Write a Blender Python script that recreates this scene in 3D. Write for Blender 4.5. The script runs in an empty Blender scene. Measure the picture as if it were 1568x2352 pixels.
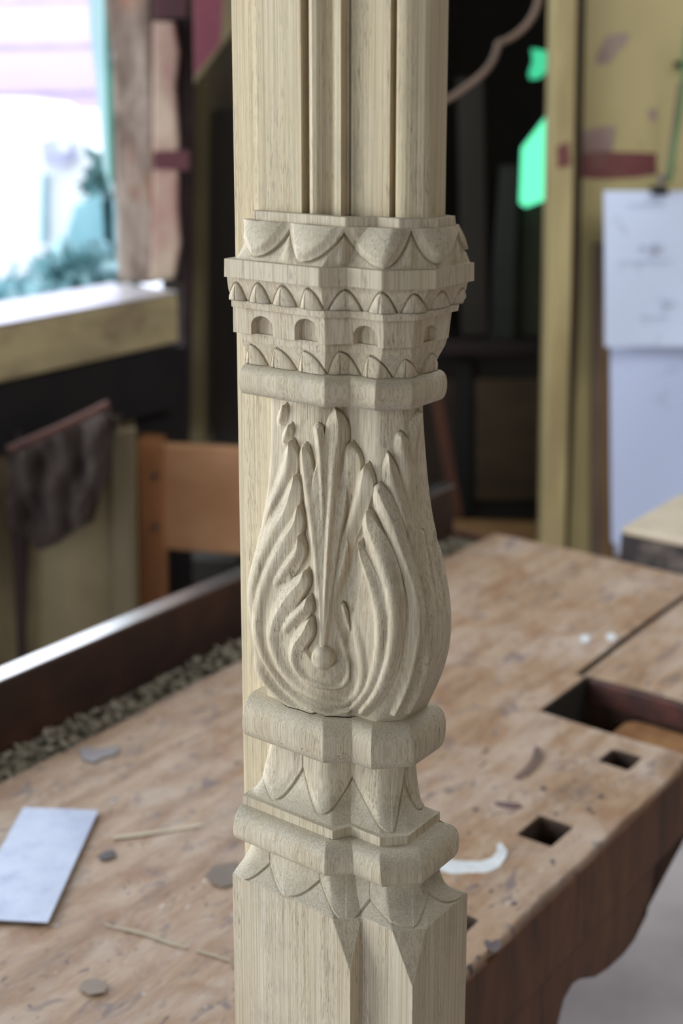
import bpy, bmesh, math, random
import numpy as np
from mathutils import Vector, Matrix

random.seed(7)
SC = bpy.context.scene
COL = SC.collection

# ------------------------------------------------------------------ camera
F, CX, CY = 3160.0, 784.0, 867.0          # focal length and principal point for a 1568x2352 frame
PITCH = math.atan((CY - 185.0) / F)
CZ = 1.5
cam_d = bpy.data.cameras.new('camera')
cam = bpy.data.objects.new('camera', cam_d)
COL.objects.link(cam)
cam.location = (0, 0, CZ)
cam.rotation_euler = (math.pi / 2 - PITCH, 0, 0)
cam_d.sensor_fit = 'VERTICAL'
cam_d.sensor_height = 36.0
cam_d.lens = 36.0 * F / 2352.0
cam_d.shift_y = -(1176.0 - CY) / 2352.0
cam_d.clip_start = 0.05
cam_d.dof.use_dof = True
cam_d.dof.focus_distance = 0.765
cam_d.dof.aperture_fstop = 6.2
SC.camera = cam

SC.view_settings.view_transform = 'Standard'
SC.view_settings.look = 'None'
SC.view_settings.gamma = 1.0
SC.view_settings.use_curve_mapping = False
SC.view_settings.exposure = 0.06

# ------------------------------------------------------------------ frame of the workshop
# e_v runs along the bench (away, to the right), e_u across it (towards its front edge)
AZ = math.atan(4324.0 / (F / math.cos(PITCH)))
EU = (math.sin(AZ), -math.cos(AZ))
EV = (math.cos(AZ), math.sin(AZ))
OX, OY = 0.005, 0.85
BENCH_Z = 0.80
def UVZ(u, v, z):
    return Vector((OX + EU[0] * u + EV[0] * v, OY + EU[1] * u + EV[1] * v, z))
SP, CP = math.sin(PITCH), math.cos(PITCH)
def ray(px, py):
    x, y = (px - CX) / F, (CY - py) / F
    return (x, CP + y * SP, -SP + y * CP)
def at(px, py, Y):
    r = ray(px, py); t = Y / r[1]
    return Vector((r[0] * t, Y, CZ + r[2] * t))

# ------------------------------------------------------------------ light
world = bpy.data.worlds.new('overcast daylight'); SC.world = world
world.use_nodes = True
bg = world.node_tree.nodes['Background']
bg.inputs[0].default_value = (0.80, 0.90, 1.0, 1)
bg.inputs[1].default_value = 3.2

def area(name, loc, target, sx, sy, power, col):
    d = bpy.data.lights.new(name, 'AREA'); d.shape = 'RECTANGLE'; d.size = sx; d.size_y = sy
    d.energy = power; d.color = col
    o = bpy.data.objects.new(name, d); COL.objects.link(o)
    o.location = loc
    o.rotation_euler = (Vector(target) - Vector(loc)).to_track_quat('-Z', 'Y').to_euler()
    return o
area('window_daylight', UVZ(-1.75, -1.25, 1.6), UVZ(0.05, -0.1, 1.15), 1.2, 1.3, 28.5, (0.95, 0.985, 1.0))
area('right_fill', (2.3, -1.0, 1.9), (0.1, 0.75, 1.1), 1.2, 1.6, 7.0, (1.0, 0.91, 0.79))  # added fill from the right behind the camera, no doorway there
area('back_right_fill', (1.1, 1.7, 2.5), (1.0, 2.6, 0.6), 1.6, 1.2, 25, (0.95, 0.98, 1.0))  # added lamp brightening the back right, no opening in the roof

# ------------------------------------------------------------------ helpers
def s2l(c):
    return tuple(((x / 255.0) / 12.92 if x / 255.0 <= 0.04045 else (((x / 255.0) + 0.055) / 1.055) ** 2.4) for x in c) + (1,)

def tag(o, label=None, cat=None, group=None, kind=None):
    if label: o['label'] = label
    if cat: o['category'] = cat
    if group: o['group'] = group
    if kind: o['kind'] = kind
    return o

def empty(name, loc=(0, 0, 0), rz=0, label=None, cat=None, group=None):
    o = bpy.data.objects.new(name, None); COL.objects.link(o)
    o.location = loc; o.rotation_euler = (0, 0, rz); o.empty_display_size = 0.05
    return tag(o, label, cat, group)

def mesh_obj(name, verts, faces, mat, parent=None, smooth=False):
    me = bpy.data.meshes.new(name)
    me.from_pydata([tuple(v) for v in verts], [], faces); me.validate(); me.update()
    bm = bmesh.new(); bm.from_mesh(me); bmesh.ops.recalc_face_normals(bm, faces=bm.faces); bm.to_mesh(me); bm.free()
    me.materials.append(mat)
    if smooth:
        me.polygons.foreach_set('use_smooth', [True] * len(me.polygons))
    o = bpy.data.objects.new(name, me); COL.objects.link(o)
    if parent: o.parent = parent
    return o

def bevel(o, w=0.003, seg=2):
    m = o.modifiers.new('edge', 'BEVEL'); m.width = w; m.segments = seg; m.limit_method = 'ANGLE'; m.angle_limit = 0.6
    return o

def prism(name, poly, n, mat, parent=None, bev=0.0):
    """poly: coplanar 3-D outline, n: extrusion vector"""
    n = Vector(n); k = len(poly)
    v = [Vector(p) for p in poly] + [Vector(p) + n for p in poly]
    f = [tuple(range(k)), tuple(range(2 * k - 1, k - 1, -1))]
    f += [(i, (i + 1) % k, k + (i + 1) % k, k + i) for i in range(k)]
    o = mesh_obj(name, v, f, mat, parent)
    if bev: bevel(o, bev)
    return o

def box(name, p0, p1, mat, parent=None, bev=0.0):
    (x0, y0, z0), (x1, y1, z1) = p0, p1
    return prism(name, [(x0, y0, z0), (x1, y0, z0), (x1, y1, z0), (x0, y1, z0)], (0, 0, z1 - z0), mat, parent, bev)

def uvbox(name, u0, u1, v0, v1, z0, z1, mat, parent=None, bev=0.0):
    return prism(name, [UVZ(u0, v0, z0), UVZ(u1, v0, z0), UVZ(u1, v1, z0), UVZ(u0, v1, z0)], (0, 0, z1 - z0), mat, parent, bev)

def board(name, pts, Y, th, mat, parent=None, bev=0.0):
    """a board standing in the plane y = Y; outline given as seen, real thickness th backwards"""
    return prism(name, [at(x, y, Y) for x, y in pts], (0, th, 0), mat, parent, bev)

def tube(name, pts, r, mat, parent=None, seg=10):
    c = bpy.data.curves.new(name, 'CURVE'); c.dimensions = '3D'; c.bevel_depth = r; c.bevel_resolution = 3
    s = c.splines.new('NURBS'); s.points.add(len(pts) - 1)
    for p, q in zip(s.points, pts): p.co = (*q, 1)
    s.use_endpoint_u = True; s.order_u = 3; s.resolution_u = 8
    t = bpy.data.objects.new(name, c); COL.objects.link(t)
    dg = bpy.context.evaluated_depsgraph_get(); me = bpy.data.meshes.new_from_object(t.evaluated_get(dg))
    bpy.data.objects.remove(t); me.name = name; me.materials.clear(); me.materials.append(mat)
    me.polygons.foreach_set('use_smooth', [True] * len(me.polygons))
    o = bpy.data.objects.new(name, me); COL.objects.link(o)
    if parent: o.parent = parent
    return o

# ------------------------------------------------------------------ materials
def newmat(name):
    m = bpy.data.materials.new(name); m.use_nodes = True
    nt = m.node_tree; b = nt.nodes['Principled BSDF']
    return m, nt, b
def N(nt, t, **kw):
    n = nt.nodes.new(t)
    for k, v in kw.items(): setattr(n, k, v)
    return n
def coords(nt, scale, rot=(0, 0, 0)):
    tc = N(nt, 'ShaderNodeTexCoord'); mp = N(nt, 'ShaderNodeMapping')
    mp.inputs['Scale'].default_value = scale; mp.inputs['Rotation'].default_value = rot
    nt.links.new(tc.outputs['Object'], mp.inputs['Vector'])
    return mp.outputs['Vector']
def noise(nt, vec, scale=1, detail=4, rough=0.55, dist=0.0):
    n = N(nt, 'ShaderNodeTexNoise'); n.inputs['Scale'].default_value = scale
    n.inputs['Detail'].default_value = detail; n.inputs['Roughness'].default_value = rough
    n.inputs['Distortion'].default_value = dist
    nt.links.new(vec, n.inputs['Vector']); return n.outputs['Fac']
def ramp(nt, fac, stops, interp='LINEAR'):
    r = N(nt, 'ShaderNodeValToRGB'); r.color_ramp.interpolation = interp
    el = r.color_ramp.elements
    while len(el) < len(stops): el.new(0.5)
    for e, (p, c) in zip(el, stops):
        e.position = p; e.color = c if len(c) == 4 else (*c, 1)
    nt.links.new(fac, r.inputs['Fac']); return r.outputs['Color']
def mixc(nt, fac, a, b, mode='MIX'):
    m = N(nt, 'ShaderNodeMix', data_type='RGBA', blend_type=mode)
    if isinstance(fac, (int, float)): m.inputs[0].default_value = fac
    else: nt.links.new(fac, m.inputs[0])
    for i, x in ((6, a), (7, b)):
        if isinstance(x, tuple): m.inputs[i].default_value = x if len(x) == 4 else (*x, 1)
        else: nt.links.new(x, m.inputs[i])
    return m.outputs[2]
def bump(nt, b, h, strength=0.3, dist=0.001):
    n = N(nt, 'ShaderNodeBump'); n.inputs['Strength'].default_value = strength; n.inputs['Distance'].default_value = dist
    nt.links.new(h, n.inputs['Height']); nt.links.new(n.outputs['Normal'], b.inputs['Normal'])
W0, W1 = (0, 0, 0, 1), (1, 1, 1, 1)

def plain(name, c, rough=0.7, metal=0.0, c2=None, scale=(6, 6, 6), lo=0.4, hi=0.62, bmp=0.0, spec=0.5, emit=None):
    m, nt, b = newmat(name)
    b.inputs['Roughness'].default_value = rough; b.inputs['Metallic'].default_value = metal
    b.inputs['Specular IOR Level'].default_value = spec
    v = coords(nt, scale); f = noise(nt, v, 1, 5, 0.6)
    col = ramp(nt, f, [(lo, s2l(c)), (hi, s2l(c2 or tuple(int(x * .85) for x in c)))])
    nt.links.new(col, b.inputs['Base Color'])
    if bmp: bump(nt, b, f, bmp, 0.004)
    if emit: b.inputs['Emission Color'].default_value = s2l(c); b.inputs['Emission Strength'].default_value = emit
    return m

def oak_mat(name, light, mid, gz=1.0, endgrain=True):
    m, nt, b = newmat(name)
    b.inputs['Roughness'].default_value = 0.62; b.inputs['Specular IOR Level'].default_value = 0.25
    warp = noise(nt, coords(nt, (14, 14, 3)), 1, 2)
    # slow figure
    base = ramp(nt, noise(nt, coords(nt, (60, 60, 3.5)), 1, 4, 0.6, 0.4), [(0.3, s2l(light)), (0.7, s2l(mid))])
    # annual lines
    lines = noise(nt, coords(nt, (900, 900, 7)), 1, 3, 0.6, 0.25)
    col = mixc(nt, ramp(nt, lines, [(0.44, W0), (0.68, (0.6, 0.6, 0.6, 1))]), base, s2l((170, 150, 118)))
    # open pores, gathered in bands
    pores = noise(nt, coords(nt, (2300, 2300, 120)), 1, 1.5, 0.5)
    band = noise(nt, coords(nt, (95, 95, 5)), 1, 2, 0.5, 0.3)
    pm = N(nt, 'ShaderNodeMath', operation='MULTIPLY')
    nt.links.new(ramp(nt, pores, [(0.60, W0), (0.66, W1)]), pm.inputs[0])
    nt.links.new(ramp(nt, band, [(0.45, (0.05, 0.05, 0.05, 1)), (0.62, W1)]), pm.inputs[1])
    pf = N(nt, 'ShaderNodeMath', operation='MULTIPLY'); pf.inputs[1].default_value = 0.6
    nt.links.new(pm.outputs[0], pf.inputs[0])
    col = mixc(nt, pf.outputs[0], col, s2l((98, 82, 62)))
    # handled, slightly dirty patches
    dirt = noise(nt, coords(nt, (28, 28, 20)), 1, 5, 0.65)
    col = mixc(nt, ramp(nt, dirt, [(0.56, W0), (0.78, (0.45, 0.45, 0.45, 1))]), col, s2l((150, 140, 128)))
    if endgrain:     # surfaces cut across the grain: rougher, greyer fibre ends
        g = N(nt, 'ShaderNodeTexCoord'); sx = N(nt, 'ShaderNodeSeparateXYZ'); nt.links.new(g.outputs['Normal'], sx.inputs[0])
        ab = N(nt, 'ShaderNodeMath', operation='ABSOLUTE'); nt.links.new(sx.outputs['Z'], ab.inputs[0])
        up = ramp(nt, ab.outputs[0], [(0.25, W0), (0.8, W1)])
        fib = noise(nt, coords(nt, (1300, 1300, 1300)), 1, 3, 0.7)
        egc = ramp(nt, fib, [(0.36, s2l((160, 151, 134))), (0.66, s2l((216, 209, 192)))])
        mf = N(nt, 'ShaderNodeMath', operation='MULTIPLY'); mf.inputs[1].default_value = 0.6; nt.links.new(up, mf.inputs[0])
        col = mixc(nt, mf.outputs[0], col, egc)
    nt.links.new(col, b.inputs['Base Color'])
    h = N(nt, 'ShaderNodeMath', operation='SUBTRACT'); nt.links.new(lines, h.inputs[0]); nt.links.new(pm.outputs[0], h.inputs[1])
    tool = noise(nt, coords(nt, (170, 170, 120)), 1, 2)
    h2 = N(nt, 'ShaderNodeMath', operation='MULTIPLY_ADD'); nt.links.new(tool, h2.inputs[0]); h2.inputs[1].default_value = 0.9
    nt.links.new(h.outputs[0], h2.inputs[2])
    bump(nt, b, h2.outputs[0], 0.5, 0.0005)
    return m

# ------------------------------------------------------------------ the carved oak post
# Tables in 0.1 mm. Each row: height, blend to the next row, then (u, v) of the seven arrises of the section:
# left arris, end of wide face, start and end of the splay, end of narrow face, end of chamfer, right back arris.
ROWS = [
('cap0', 1.4212, 'L', [-528,-257,162,-257,306,-138,306,-138,466,-138,631,27,631,141]),
('cap1', 1.4212, 'L', [-517,-312,203,-312,345,-193,345,-193,504,-193,667,-30,667,156]),
('cap2', 1.4155, 'L', [-525,-312,203,-312,346,-193,346,-193,505,-193,668,-30,668,167]),
('cr0', 1.4155, 'S', [-592,-301,188,-301,287,-182,287,-182,460,-182,626,-16,626,229]),
('cr1', 1.4090, 'S', [-587,-345,167,-345,262,-226,262,-226,466,-226,656,-37,656,243]),
('cr2', 1.4001, 'S', [-602,-384,131,-384,226,-265,226,-265,460,-265,671,-54,671,281]),
('cr3', 1.3918, 'L', [-626,-411,97,-411,205,-293,205,-293,455,-293,681,-67,681,323]),
('fi0', 1.3918, 'L', [-640,-453,109,-453,226,-334,226,-334,478,-334,706,-106,706,322]),
('fi1', 1.3805, 'L', [-643,-453,109,-453,226,-334,226,-334,479,-334,708,-105,708,324]),
('lb0', 1.3805, 'S', [-673,-395,80,-395,186,-276,186,-276,438,-276,639,-75,639,370]),
('lb1', 1.3707, 'S', [-680,-373,73,-373,180,-254,180,-254,426,-254,602,-78,602,392]),
('lb2', 1.3645, 'L', [-681,-339,57,-339,165,-221,165,-221,407,-221,563,-64,563,386]),
('f20', 1.3645, 'L', [-679,-350,65,-350,173,-232,173,-232,414,-232,571,-75,571,379]),
('f21', 1.3597, 'L', [-686,-339,60,-339,165,-221,165,-221,410,-221,558,-73,558,386]),
('ar0', 1.3597, 'L', [-714,-295,30,-295,133,-177,133,-177,382,-177,514,-45,514,385]),
('ar1', 1.3421, 'L', [-723,-284,24,-284,125,-166,125,-166,376,-166,504,-37,504,364]),
('un0', 1.3421, 'L', [-715,-235,-11,-235,88,-116,88,-116,335,-116,468,17,468,417]),
('un1', 1.3364, 'S', [-706,-229,-15,-229,84,-110,84,-110,325,-110,458,23,458,398]),
('ll1', 1.3275, 'S', [-684,-196,-44,-196,60,-77,60,-77,286,-77,422,59,422,365]),
('ll2', 1.3209, 'L', [-673,-185,-56,-185,52,-66,52,-66,268,-66,407,73,407,359]),
('t10', 1.3209, 'B', [-686,-196,-48,-196,63,-77,63,-77,263,-77,417,77,417,374]),
('t1c', 1.3134, 'B', [-681,-284,20,-284,132,-166,132,-166,317,-166,479,-3,479,397]),
('t11', 1.3002, 'L', [-708,-174,-65,-174,47,-55,47,-55,242,-55,398,100,398,389]),
('bd0', 1.3002, 'S', [-614,-119,-143,-119,-24,0,-24,0,213,0,344,131,344,334]),
('bd1', 1.2786, 'S', [-612,-124,-139,-124,-20,-6,-20,-6,225,-6,361,130,361,334]),
('bd2', 1.2504, 'S', [-607,-141,-128,-141,-1,-22,-1,-22,259,-22,397,116,397,327]),
('bd3', 1.2225, 'S', [-644,-168,-100,-168,31,-50,31,-50,311,-50,451,91,451,307]),
('bd4', 1.1955, 'S', [-683,-218,-53,-218,78,-99,78,-99,384,-99,532,49,532,349]),
('bd5', 1.1677, 'S', [-690,-251,-28,-251,110,-132,110,-132,433,-132,591,25,591,349]),
('bd6', 1.1504, 'S', [-688,-262,-20,-262,118,-144,118,-144,449,-144,609,17,609,336]),
('bd7', 1.1319, 'S', [-690,-251,-26,-251,114,-132,114,-132,430,-132,589,27,589,327]),
('bd8', 1.1085, 'S', [-677,-213,-56,-213,90,-94,90,-94,344,-94,495,58,495,332]),
('bd9', 1.0907, 'L', [-616,-174,-87,-174,61,-55,61,-55,256,-55,395,84,395,364]),
('t20', 1.0907, 'B', [-684,-185,-78,-185,73,-66,73,-66,243,-66,404,95,404,392]),
('t2c', 1.0820, 'B', [-679,-306,15,-306,163,-188,163,-188,316,-188,512,8,512,400]),
('t21', 1.0593, 'L', [-714,-179,-84,-179,70,-61,70,-61,240,-61,414,112,414,348]),
('fl0', 1.0593, 'S', [-633,-75,-124,-75,-15,44,-15,44,215,44,330,159,330,278]),
('fl1', 1.0344, 'S', [-699,-86,-116,-86,-6,33,-6,33,232,33,349,150,349,291]),
('fl2', 1.0215, 'S', [-733,-132,-69,-132,29,-14,29,-14,270,-14,392,109,392,277]),
('fl3', 1.0163, 'S', [-725,-218,14,-218,92,-99,92,-99,327,-99,461,35,461,313]),
('fl4', 1.0164, 'L', [-710,-268,62,-268,128,-149,128,-149,362,-149,499,-12,499,351]),
('ff0', 1.0164, 'L', [-711,-276,72,-276,135,-157,135,-157,368,-157,505,-20,505,353]),
('ff1', 1.0100, 'L', [-712,-276,72,-276,135,-157,135,-157,368,-157,506,-20,506,354]),
('t30', 1.0100, 'B', [-708,-290,32,-290,152,-171,152,-171,381,-171,549,-3,549,340]),
('t3c', 1.0076, 'B', [-691,-406,103,-406,248,-287,248,-287,467,-287,661,-93,661,356]),
('t31', 0.9876, 'L', [-713,-312,48,-312,183,-193,183,-193,423,-193,587,-29,587,261]),
('lf0', 0.9876, 'S', [-665,-243,17,-243,143,-124,143,-124,392,-124,537,20,537,258]),
('lf1', 0.9738, 'S', [-671,-290,60,-290,196,-171,196,-171,443,-171,612,-2,612,209]),
('lf2', 0.9685, 'S', [-677,-373,134,-373,281,-254,281,-254,522,-254,724,-52,724,197]),
('lf3', 0.9650, 'L', [-690,-422,179,-422,332,-304,332,-304,571,-304,738,-137,738,350]),
('bk0', 0.9642, 'L', [-689,-428,183,-428,330,-309,330,-309,578,-309,738,-149,738,353]),
('bk1', 0.9642, 'L', [-689,-428,183,-428,328,-309,328,-309,578,-309,738,-149,738,353]),
('bk2', 0.9313, 'L', [-689,-428,328,-428,328,-428,328,-309,735,-309,738,-305,738,353]),
('bk3', 0.9307, 'L', [-689,-428,328,-428,328,-428,328,-309,738,-309,738,-309,738,353]),
('bk4', 0.8000, 'L', [-689,-428,328,-428,328,-428,328,-309,738,-309,738,-309,738,353]),
]
CROWN = [(-615,14128,-524,13944,-302,14115),(-302,14115,-240,13936,16,14120),(16,14120,250,13930,407,14139),(407,14139,565,13948,684,14107),(684,14107,783,13983,875,14083)]
UPPER = [(-721,13642,-656,13769,-591,13644),(-583,13643,-516,13780,-435,13650),(-429,13648,-361,13781,-268,13651),(-257,13649,-206,13782,-107,13663),(-78,13653,22,13775,131,13648),(157,13645,234,13784,334,13649),(353,13648,431,13769,525,13638),(531,13640,604,13765,675,13629),(681,13630,744,13754,791,13650)]
LOWER = [(-622,13198,-586,13344,-461,13200),(-455,13205,-417,13345,-275,13209),(-273,13212,-233,13353,-88,13215),(-85,13215,-11,13364,125,13209),(127,13210,175,13354,318,13207),(324,13209,392,13332,481,13202),(487,13205,561,13335,626,13211)]
FLARE = [(-720,10392,-672,10200,-580,10337),(-580,10337,-466,10181,-259,10412),(-257,10413,-149,10192,78,10404),(78,10404,331,10167,414,10463),(414,10463,537,10208,631,10406)]
SKIRT = [(-934,9797,-750,9626,-487,9753),(-487,9753,-385,9653,-140,9775),(-140,9775,30,9633,191,9728),(191,9728,461,9654,566,9764),(566,9764,796,9655,880,9763)]
NICHE = [(-572,-431,13548,13385),(-289,-146,13569,13391),(74,217,13546,13370),(501,596,13532,13377)]
STROKES = [('P',[(-41,12827,34.5),(-65,12621,91.7),(-72,12446,122.5),(-84,12213,98.1),(-94,11966,73.5),(-107,11660,45.0),(-117,11445,30.8)]),
('P',[(-318,12534,26.9),(-361,12316,62.4),(-404,12100,99.2),(-421,11839,125.6),(-433,11570,147.1),(-349,11312,157.6),(-222,11173,157.0),(-54,11147,156.0),(111,11248,154.8),(201,11487,152.3),(230,11755,131.2),(225,12005,90.7),(205,12196,46.5)]),
('S',[(-354,12955,5.1),(-374,12891,26.8),(-398,12802,27.0)]),
('S',[(-319,12831,7.2),(-343,12765,28.9),(-373,12678,22.8)]),
('L',[(-307,12730,6.2),(-314,12639,37.2),(-336,12530,49.7),(-382,12405,47.9),(-459,12231,35.7),(-524,12041,25.3)]),
('L',[(-272,12517,6.2),(-295,12414,43.4),(-345,12257,60.3),(-432,12094,64.9),(-519,11887,54.8),(-581,11658,44.6),(-606,11427,40.6),(-584,11191,38.8),(-476,11012,38.8),(-323,10905,32.1),(-182,10898,23.2)]),
('L',[(-250,12325,6.2),(-275,12211,37.2),(-343,12084,58.2),(-429,11910,60.7),(-500,11723,52.7),(-537,11518,48.8),(-525,11312,46.9),(-440,11129,44.8),(-300,10990,40.4),(-97,10931,31.5),(71,10909,21.0)]),
('L',[(-248,12135,5.2),(-262,12033,33.0),(-324,11926,47.7),(-399,11802,43.9),(-454,11661,27.3)]),
('L',[(-212,11916,7.2),(-239,11840,35.1),(-314,11737,54.0),(-398,11580,54.5),(-440,11410,50.7),(-394,11234,50.8),(-287,11099,52.8),(-138,11042,50.2),(8,11013,50.3),(112,11095,47.8),(152,11251,45.2),(139,11421,47.0),(108,11565,51.1),(75,11712,47.0),(57,11830,34.8),(51,11876,14.3)]),
('L',[(-192,11752,6.2),(-219,11675,35.1),(-282,11601,47.7),(-345,11499,43.9),(-379,11384,27.3)]),
('L',[(-183,11611,6.2),(-219,11515,39.3),(-282,11393,43.8),(-294,11270,39.8),(-222,11173,35.6),(-96,11139,35.4),(3,11152,33.3),(47,11243,31.1),(34,11373,28.9),(-10,11509,26.7),(-31,11586,10.2)]),
('S',[(10,11708,13.3),(39,11603,24.6),(82,11493,20.5)]),
('L',[(136,12136,7.1),(155,12046,28.4),(200,11919,40.4),(240,11778,46.4),(260,11610,46.4),(246,11412,46.6),(193,11181,41.1),(71,10969,35.7),(-97,10917,21.0)]),
('L',[(188,12344,6.1),(195,12244,42.5),(239,12126,58.4),(291,11992,58.1),(325,11826,56.1),(335,11648,50.1),(310,11412,48.4),(244,11164,45.1),(144,10960,31.3)]),
('R',[(510,12187,14.2),(535,11951,30.3),(555,11754,36.3),(558,11507,36.3),(519,11211,32.7),(434,10971,22.8)]),
('L',[(244,12488,26.1),(269,12408,48.2),(320,12278,48.3),(375,12112,44.2),(435,11938,40.2),(475,11739,38.2),(466,11517,38.2),(416,11224,34.7),(340,10980,22.8)]),
('S',[(291,12705,8.0),(304,12606,38.1),(330,12485,46.2),(380,12344,40.3),(431,12157,26.2)]),
('S',[(364,12817,22.1),(379,12744,42.2),(410,12632,46.2),(452,12457,30.3)]),
('S',[(478,12941,13.2),(462,12848,36.4),(452,12712,34.3),(474,12566,22.3)]),
('T',[(594,12154,4.1),(612,12037,30.7),(655,11870,26.7),(687,11663,14.4)]),
('C',[(-41,12959,7.1),(-27,12857,58.9),(-31,12744,67.1),(-49,12621,55.0),(-63,12416,40.8),(-79,12163,32.7),(-94,11865,28.6),(-110,11554,22.5),(-117,11445,18.5)]),
('L',[(74,12748,7.1),(69,12646,52.9),(49,12528,57.1),(23,12382,42.9),(-7,12210,30.7),(-43,11965,20.4)]),
('L',[(174,12632,7.1),(160,12520,44.5),(130,12402,50.7),(84,12248,46.9),(34,12081,38.9),(-18,11862,30.7),(-69,11638,22.5)]),
('S',[(-144,12832,26.4),(-134,12737,28.4),(-124,12571,30.6),(-115,12264,28.6),(-120,11967,20.4)]),
('S',[(-225,12704,18.4),(-226,12626,34.8),(-207,12453,43.1),(-182,12253,41.0),(-156,12009,32.8),(-146,11757,26.6),(-136,11551,16.4)]),
('B',[(-115,11377,57.7),(-116,11343,72.1),(-116,11315,57.8)])]
CROWN_RIDGES = [('r',[(-301,14096,5.3),(-312,14029,36.9),(-325,13906,62.7)]),
('r',[(13,14102,5.2),(5,14018,41.3),(0,13909,61.8)]),
('r',[(407,14119,5.1),(401,14029,40.8),(395,13919,61.1)]),
('r',[(683,14084,5.2),(682,14006,31.3),(680,13919,41.6)])]

K = 0.84                                  # table units to real size
POST = Vector((0.0042, 0.714, 0.0))       # inner arris of the post on the floor plan
def zreal(z): return CZ + (z - CZ) * K

OAK = oak_mat('pale carved oak', (228, 215, 192), (209, 193, 164))
OAK2 = oak_mat('planed oak', (228, 213, 182), (210, 192, 156), endgrain=False)

def build_rows():
    zs, nodes, names = [], [], []
    n = len(ROWS)
    for i in range(n - 1):
        nm, z0, ty, c0 = ROWS[i]; _, z1, ty1, c1 = ROWS[i + 1]
        c0 = np.array(c0, float).reshape(7, 2); c1 = np.array(c1, float).reshape(7, 2)
        if ty == 'B' and nm.endswith('0'):
            c2 = np.array(ROWS[i + 2][3], float).reshape(7, 2); z2 = ROWS[i + 2][1]
            k = max(8, int((z0 - z2) / 0.0003))
            ex = 2.5
            ph = np.linspace(-1, 1, k)
            ph = np.sign(ph) * (1 - (1 - np.abs(ph)) ** 1.35)        # denser near the lips
            for p in ph:
                t = (p + 1) / 2
                w = max(0.0, 1 - abs(p) ** ex) ** (1 / ex)
                zs.append(z0 + (z2 - z0) * t); nodes.append(c0 + (c2 - c0) * t + (c1 - (c0 + c2) / 2) * w); names.append(nm)
            continue
        if ty == 'B': continue
        dz = z0 - z1
        k = 4 if dz < 0.0003 else max(2, int(dz / (0.00034 if z1 > 0.9 else 0.003)))
        for j in range(k):
            t = j / k
            zs.append(z0 + (z1 - z0) * t); nodes.append(c0 + (c1 - c0) * t); names.append(nm)
    zs.append(ROWS[-1][1]); nodes.append(np.array(ROWS[-1][3], float).reshape(7, 2)); names.append(ROWS[-1][0])
    zs, nodes = np.array(zs), np.array(nodes)
    # ease the swept profiles
    types = {r[0]: r[2] for r in ROWS}
    i = 0
    while i < len(zs):
        if types[names[i]] == 'S':
            j = i
            while j < len(zs) and types[names[j]] == 'S': j += 1
            seg = nodes[i:j + 1].copy(); m = len(seg)
            sg = {'bd': 42, 'fl': 14, 'lf': 14, 'cr': 8, 'll': 6}.get(names[i][:2], 5)
            rad = 3 * sg; kern = np.exp(-0.5 * (np.arange(-rad, rad + 1) / sg) ** 2); kern /= kern.sum()
            for a in range(7):
                for b in range(2):
                    x = seg[:, a, b]
                    xp = np.concatenate([2 * x[0] - x[rad:0:-1] if m > rad else np.full(rad, x[0]), x,
                                         2 * x[-1] - x[-2:-rad - 2:-1] if m > rad else np.full(rad, x[-1])])
                    seg[:, a, b] = np.convolve(xp, kern, 'valid')
            nodes[i:j + 1] = seg
            i = j
        else: i += 1
    return zs, nodes, names

ZS, NODES, RNAMES = build_rows()
# columns: hidden left return, faces, hidden back
SEGS = [(24, 'ret'), (330, 0), (44, 1), (70, 2), (130, 3), (130, 4), (120, 5)]
def expand(nodes):
    nr = len(nodes); cols = []
    back = 36 * 10.0
    PL = nodes[:, 0]; PR = nodes[:, 6]
    chain = [np.stack([PL[:, 0], np.full(nr, back)], 1)] + [nodes[:, k] for k in range(7)]
    for si, (cnt, _) in enumerate(SEGS):
        a, b = chain[si], chain[si + 1]
        for j in range(cnt):
            cols.append(a + (b - a) * (j / cnt))
    cols.append(chain[-1])
    return np.stack(cols, 1)               # rows x cols x 2
G = expand(NODES)
nr, nc = G.shape[:2]
# round the arrises along the section, strongly on the vase-shaped body
def gsm(A, sg):
    rad = int(3 * sg) + 1; kern = np.exp(-0.5 * (np.arange(-rad, rad + 1) / sg) ** 2); kern /= kern.sum()
    P = np.concatenate([np.repeat(A[:, :1], rad, 1), A, np.repeat(A[:, -1:], rad, 1)], 1)
    out = np.zeros_like(A)
    for k, w in enumerate(kern): out += w * P[:, k:k + A.shape[1]]
    return out
soft = gsm(G, 1.6); body = gsm(G, 26)
sw = np.zeros(nr)
for i, nm in enumerate(RNAMES):
    if nm[:2] == 'bd': sw[i] = 1.0
    elif nm in ('fl0', 'fl1', 'fl2'): sw[i] = 0.75
    elif nm[:2] == 'cr': sw[i] = 0.35
    elif nm[:2] == 'lf': sw[i] = 0.35
kern = np.exp(-0.5 * (np.arange(-30, 31) / 12.0) ** 2); kern /= kern.sum()
swb = np.convolve(np.pad(sw, 30, 'edge'), kern, 'valid')
sw = np.where(sw > 0, swb, 0)
G = soft * (1 - sw[:, None, None]) + body * sw[:, None, None]
Wc = OX * 1e4 + EU[0] * G[..., 0] + EV[0] * G[..., 1]          # lateral coordinate of every point, 0.1 mm
Zc = np.repeat((ZS * 1e4)[:, None], nc, 1)
T = np.gradient(G, axis=1); L = np.hypot(T[..., 0], T[..., 1]) + 1e-9
NRM = np.stack([T[..., 1] / L, -T[..., 0] / L], -1)
NRM = gsm(NRM, 5); NRM /= (np.linalg.norm(NRM, axis=2, keepdims=True) + 1e-9)
H = np.zeros((nr, nc))
vis = np.zeros((nr, nc), bool); vis[:, 26:] = True

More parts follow.
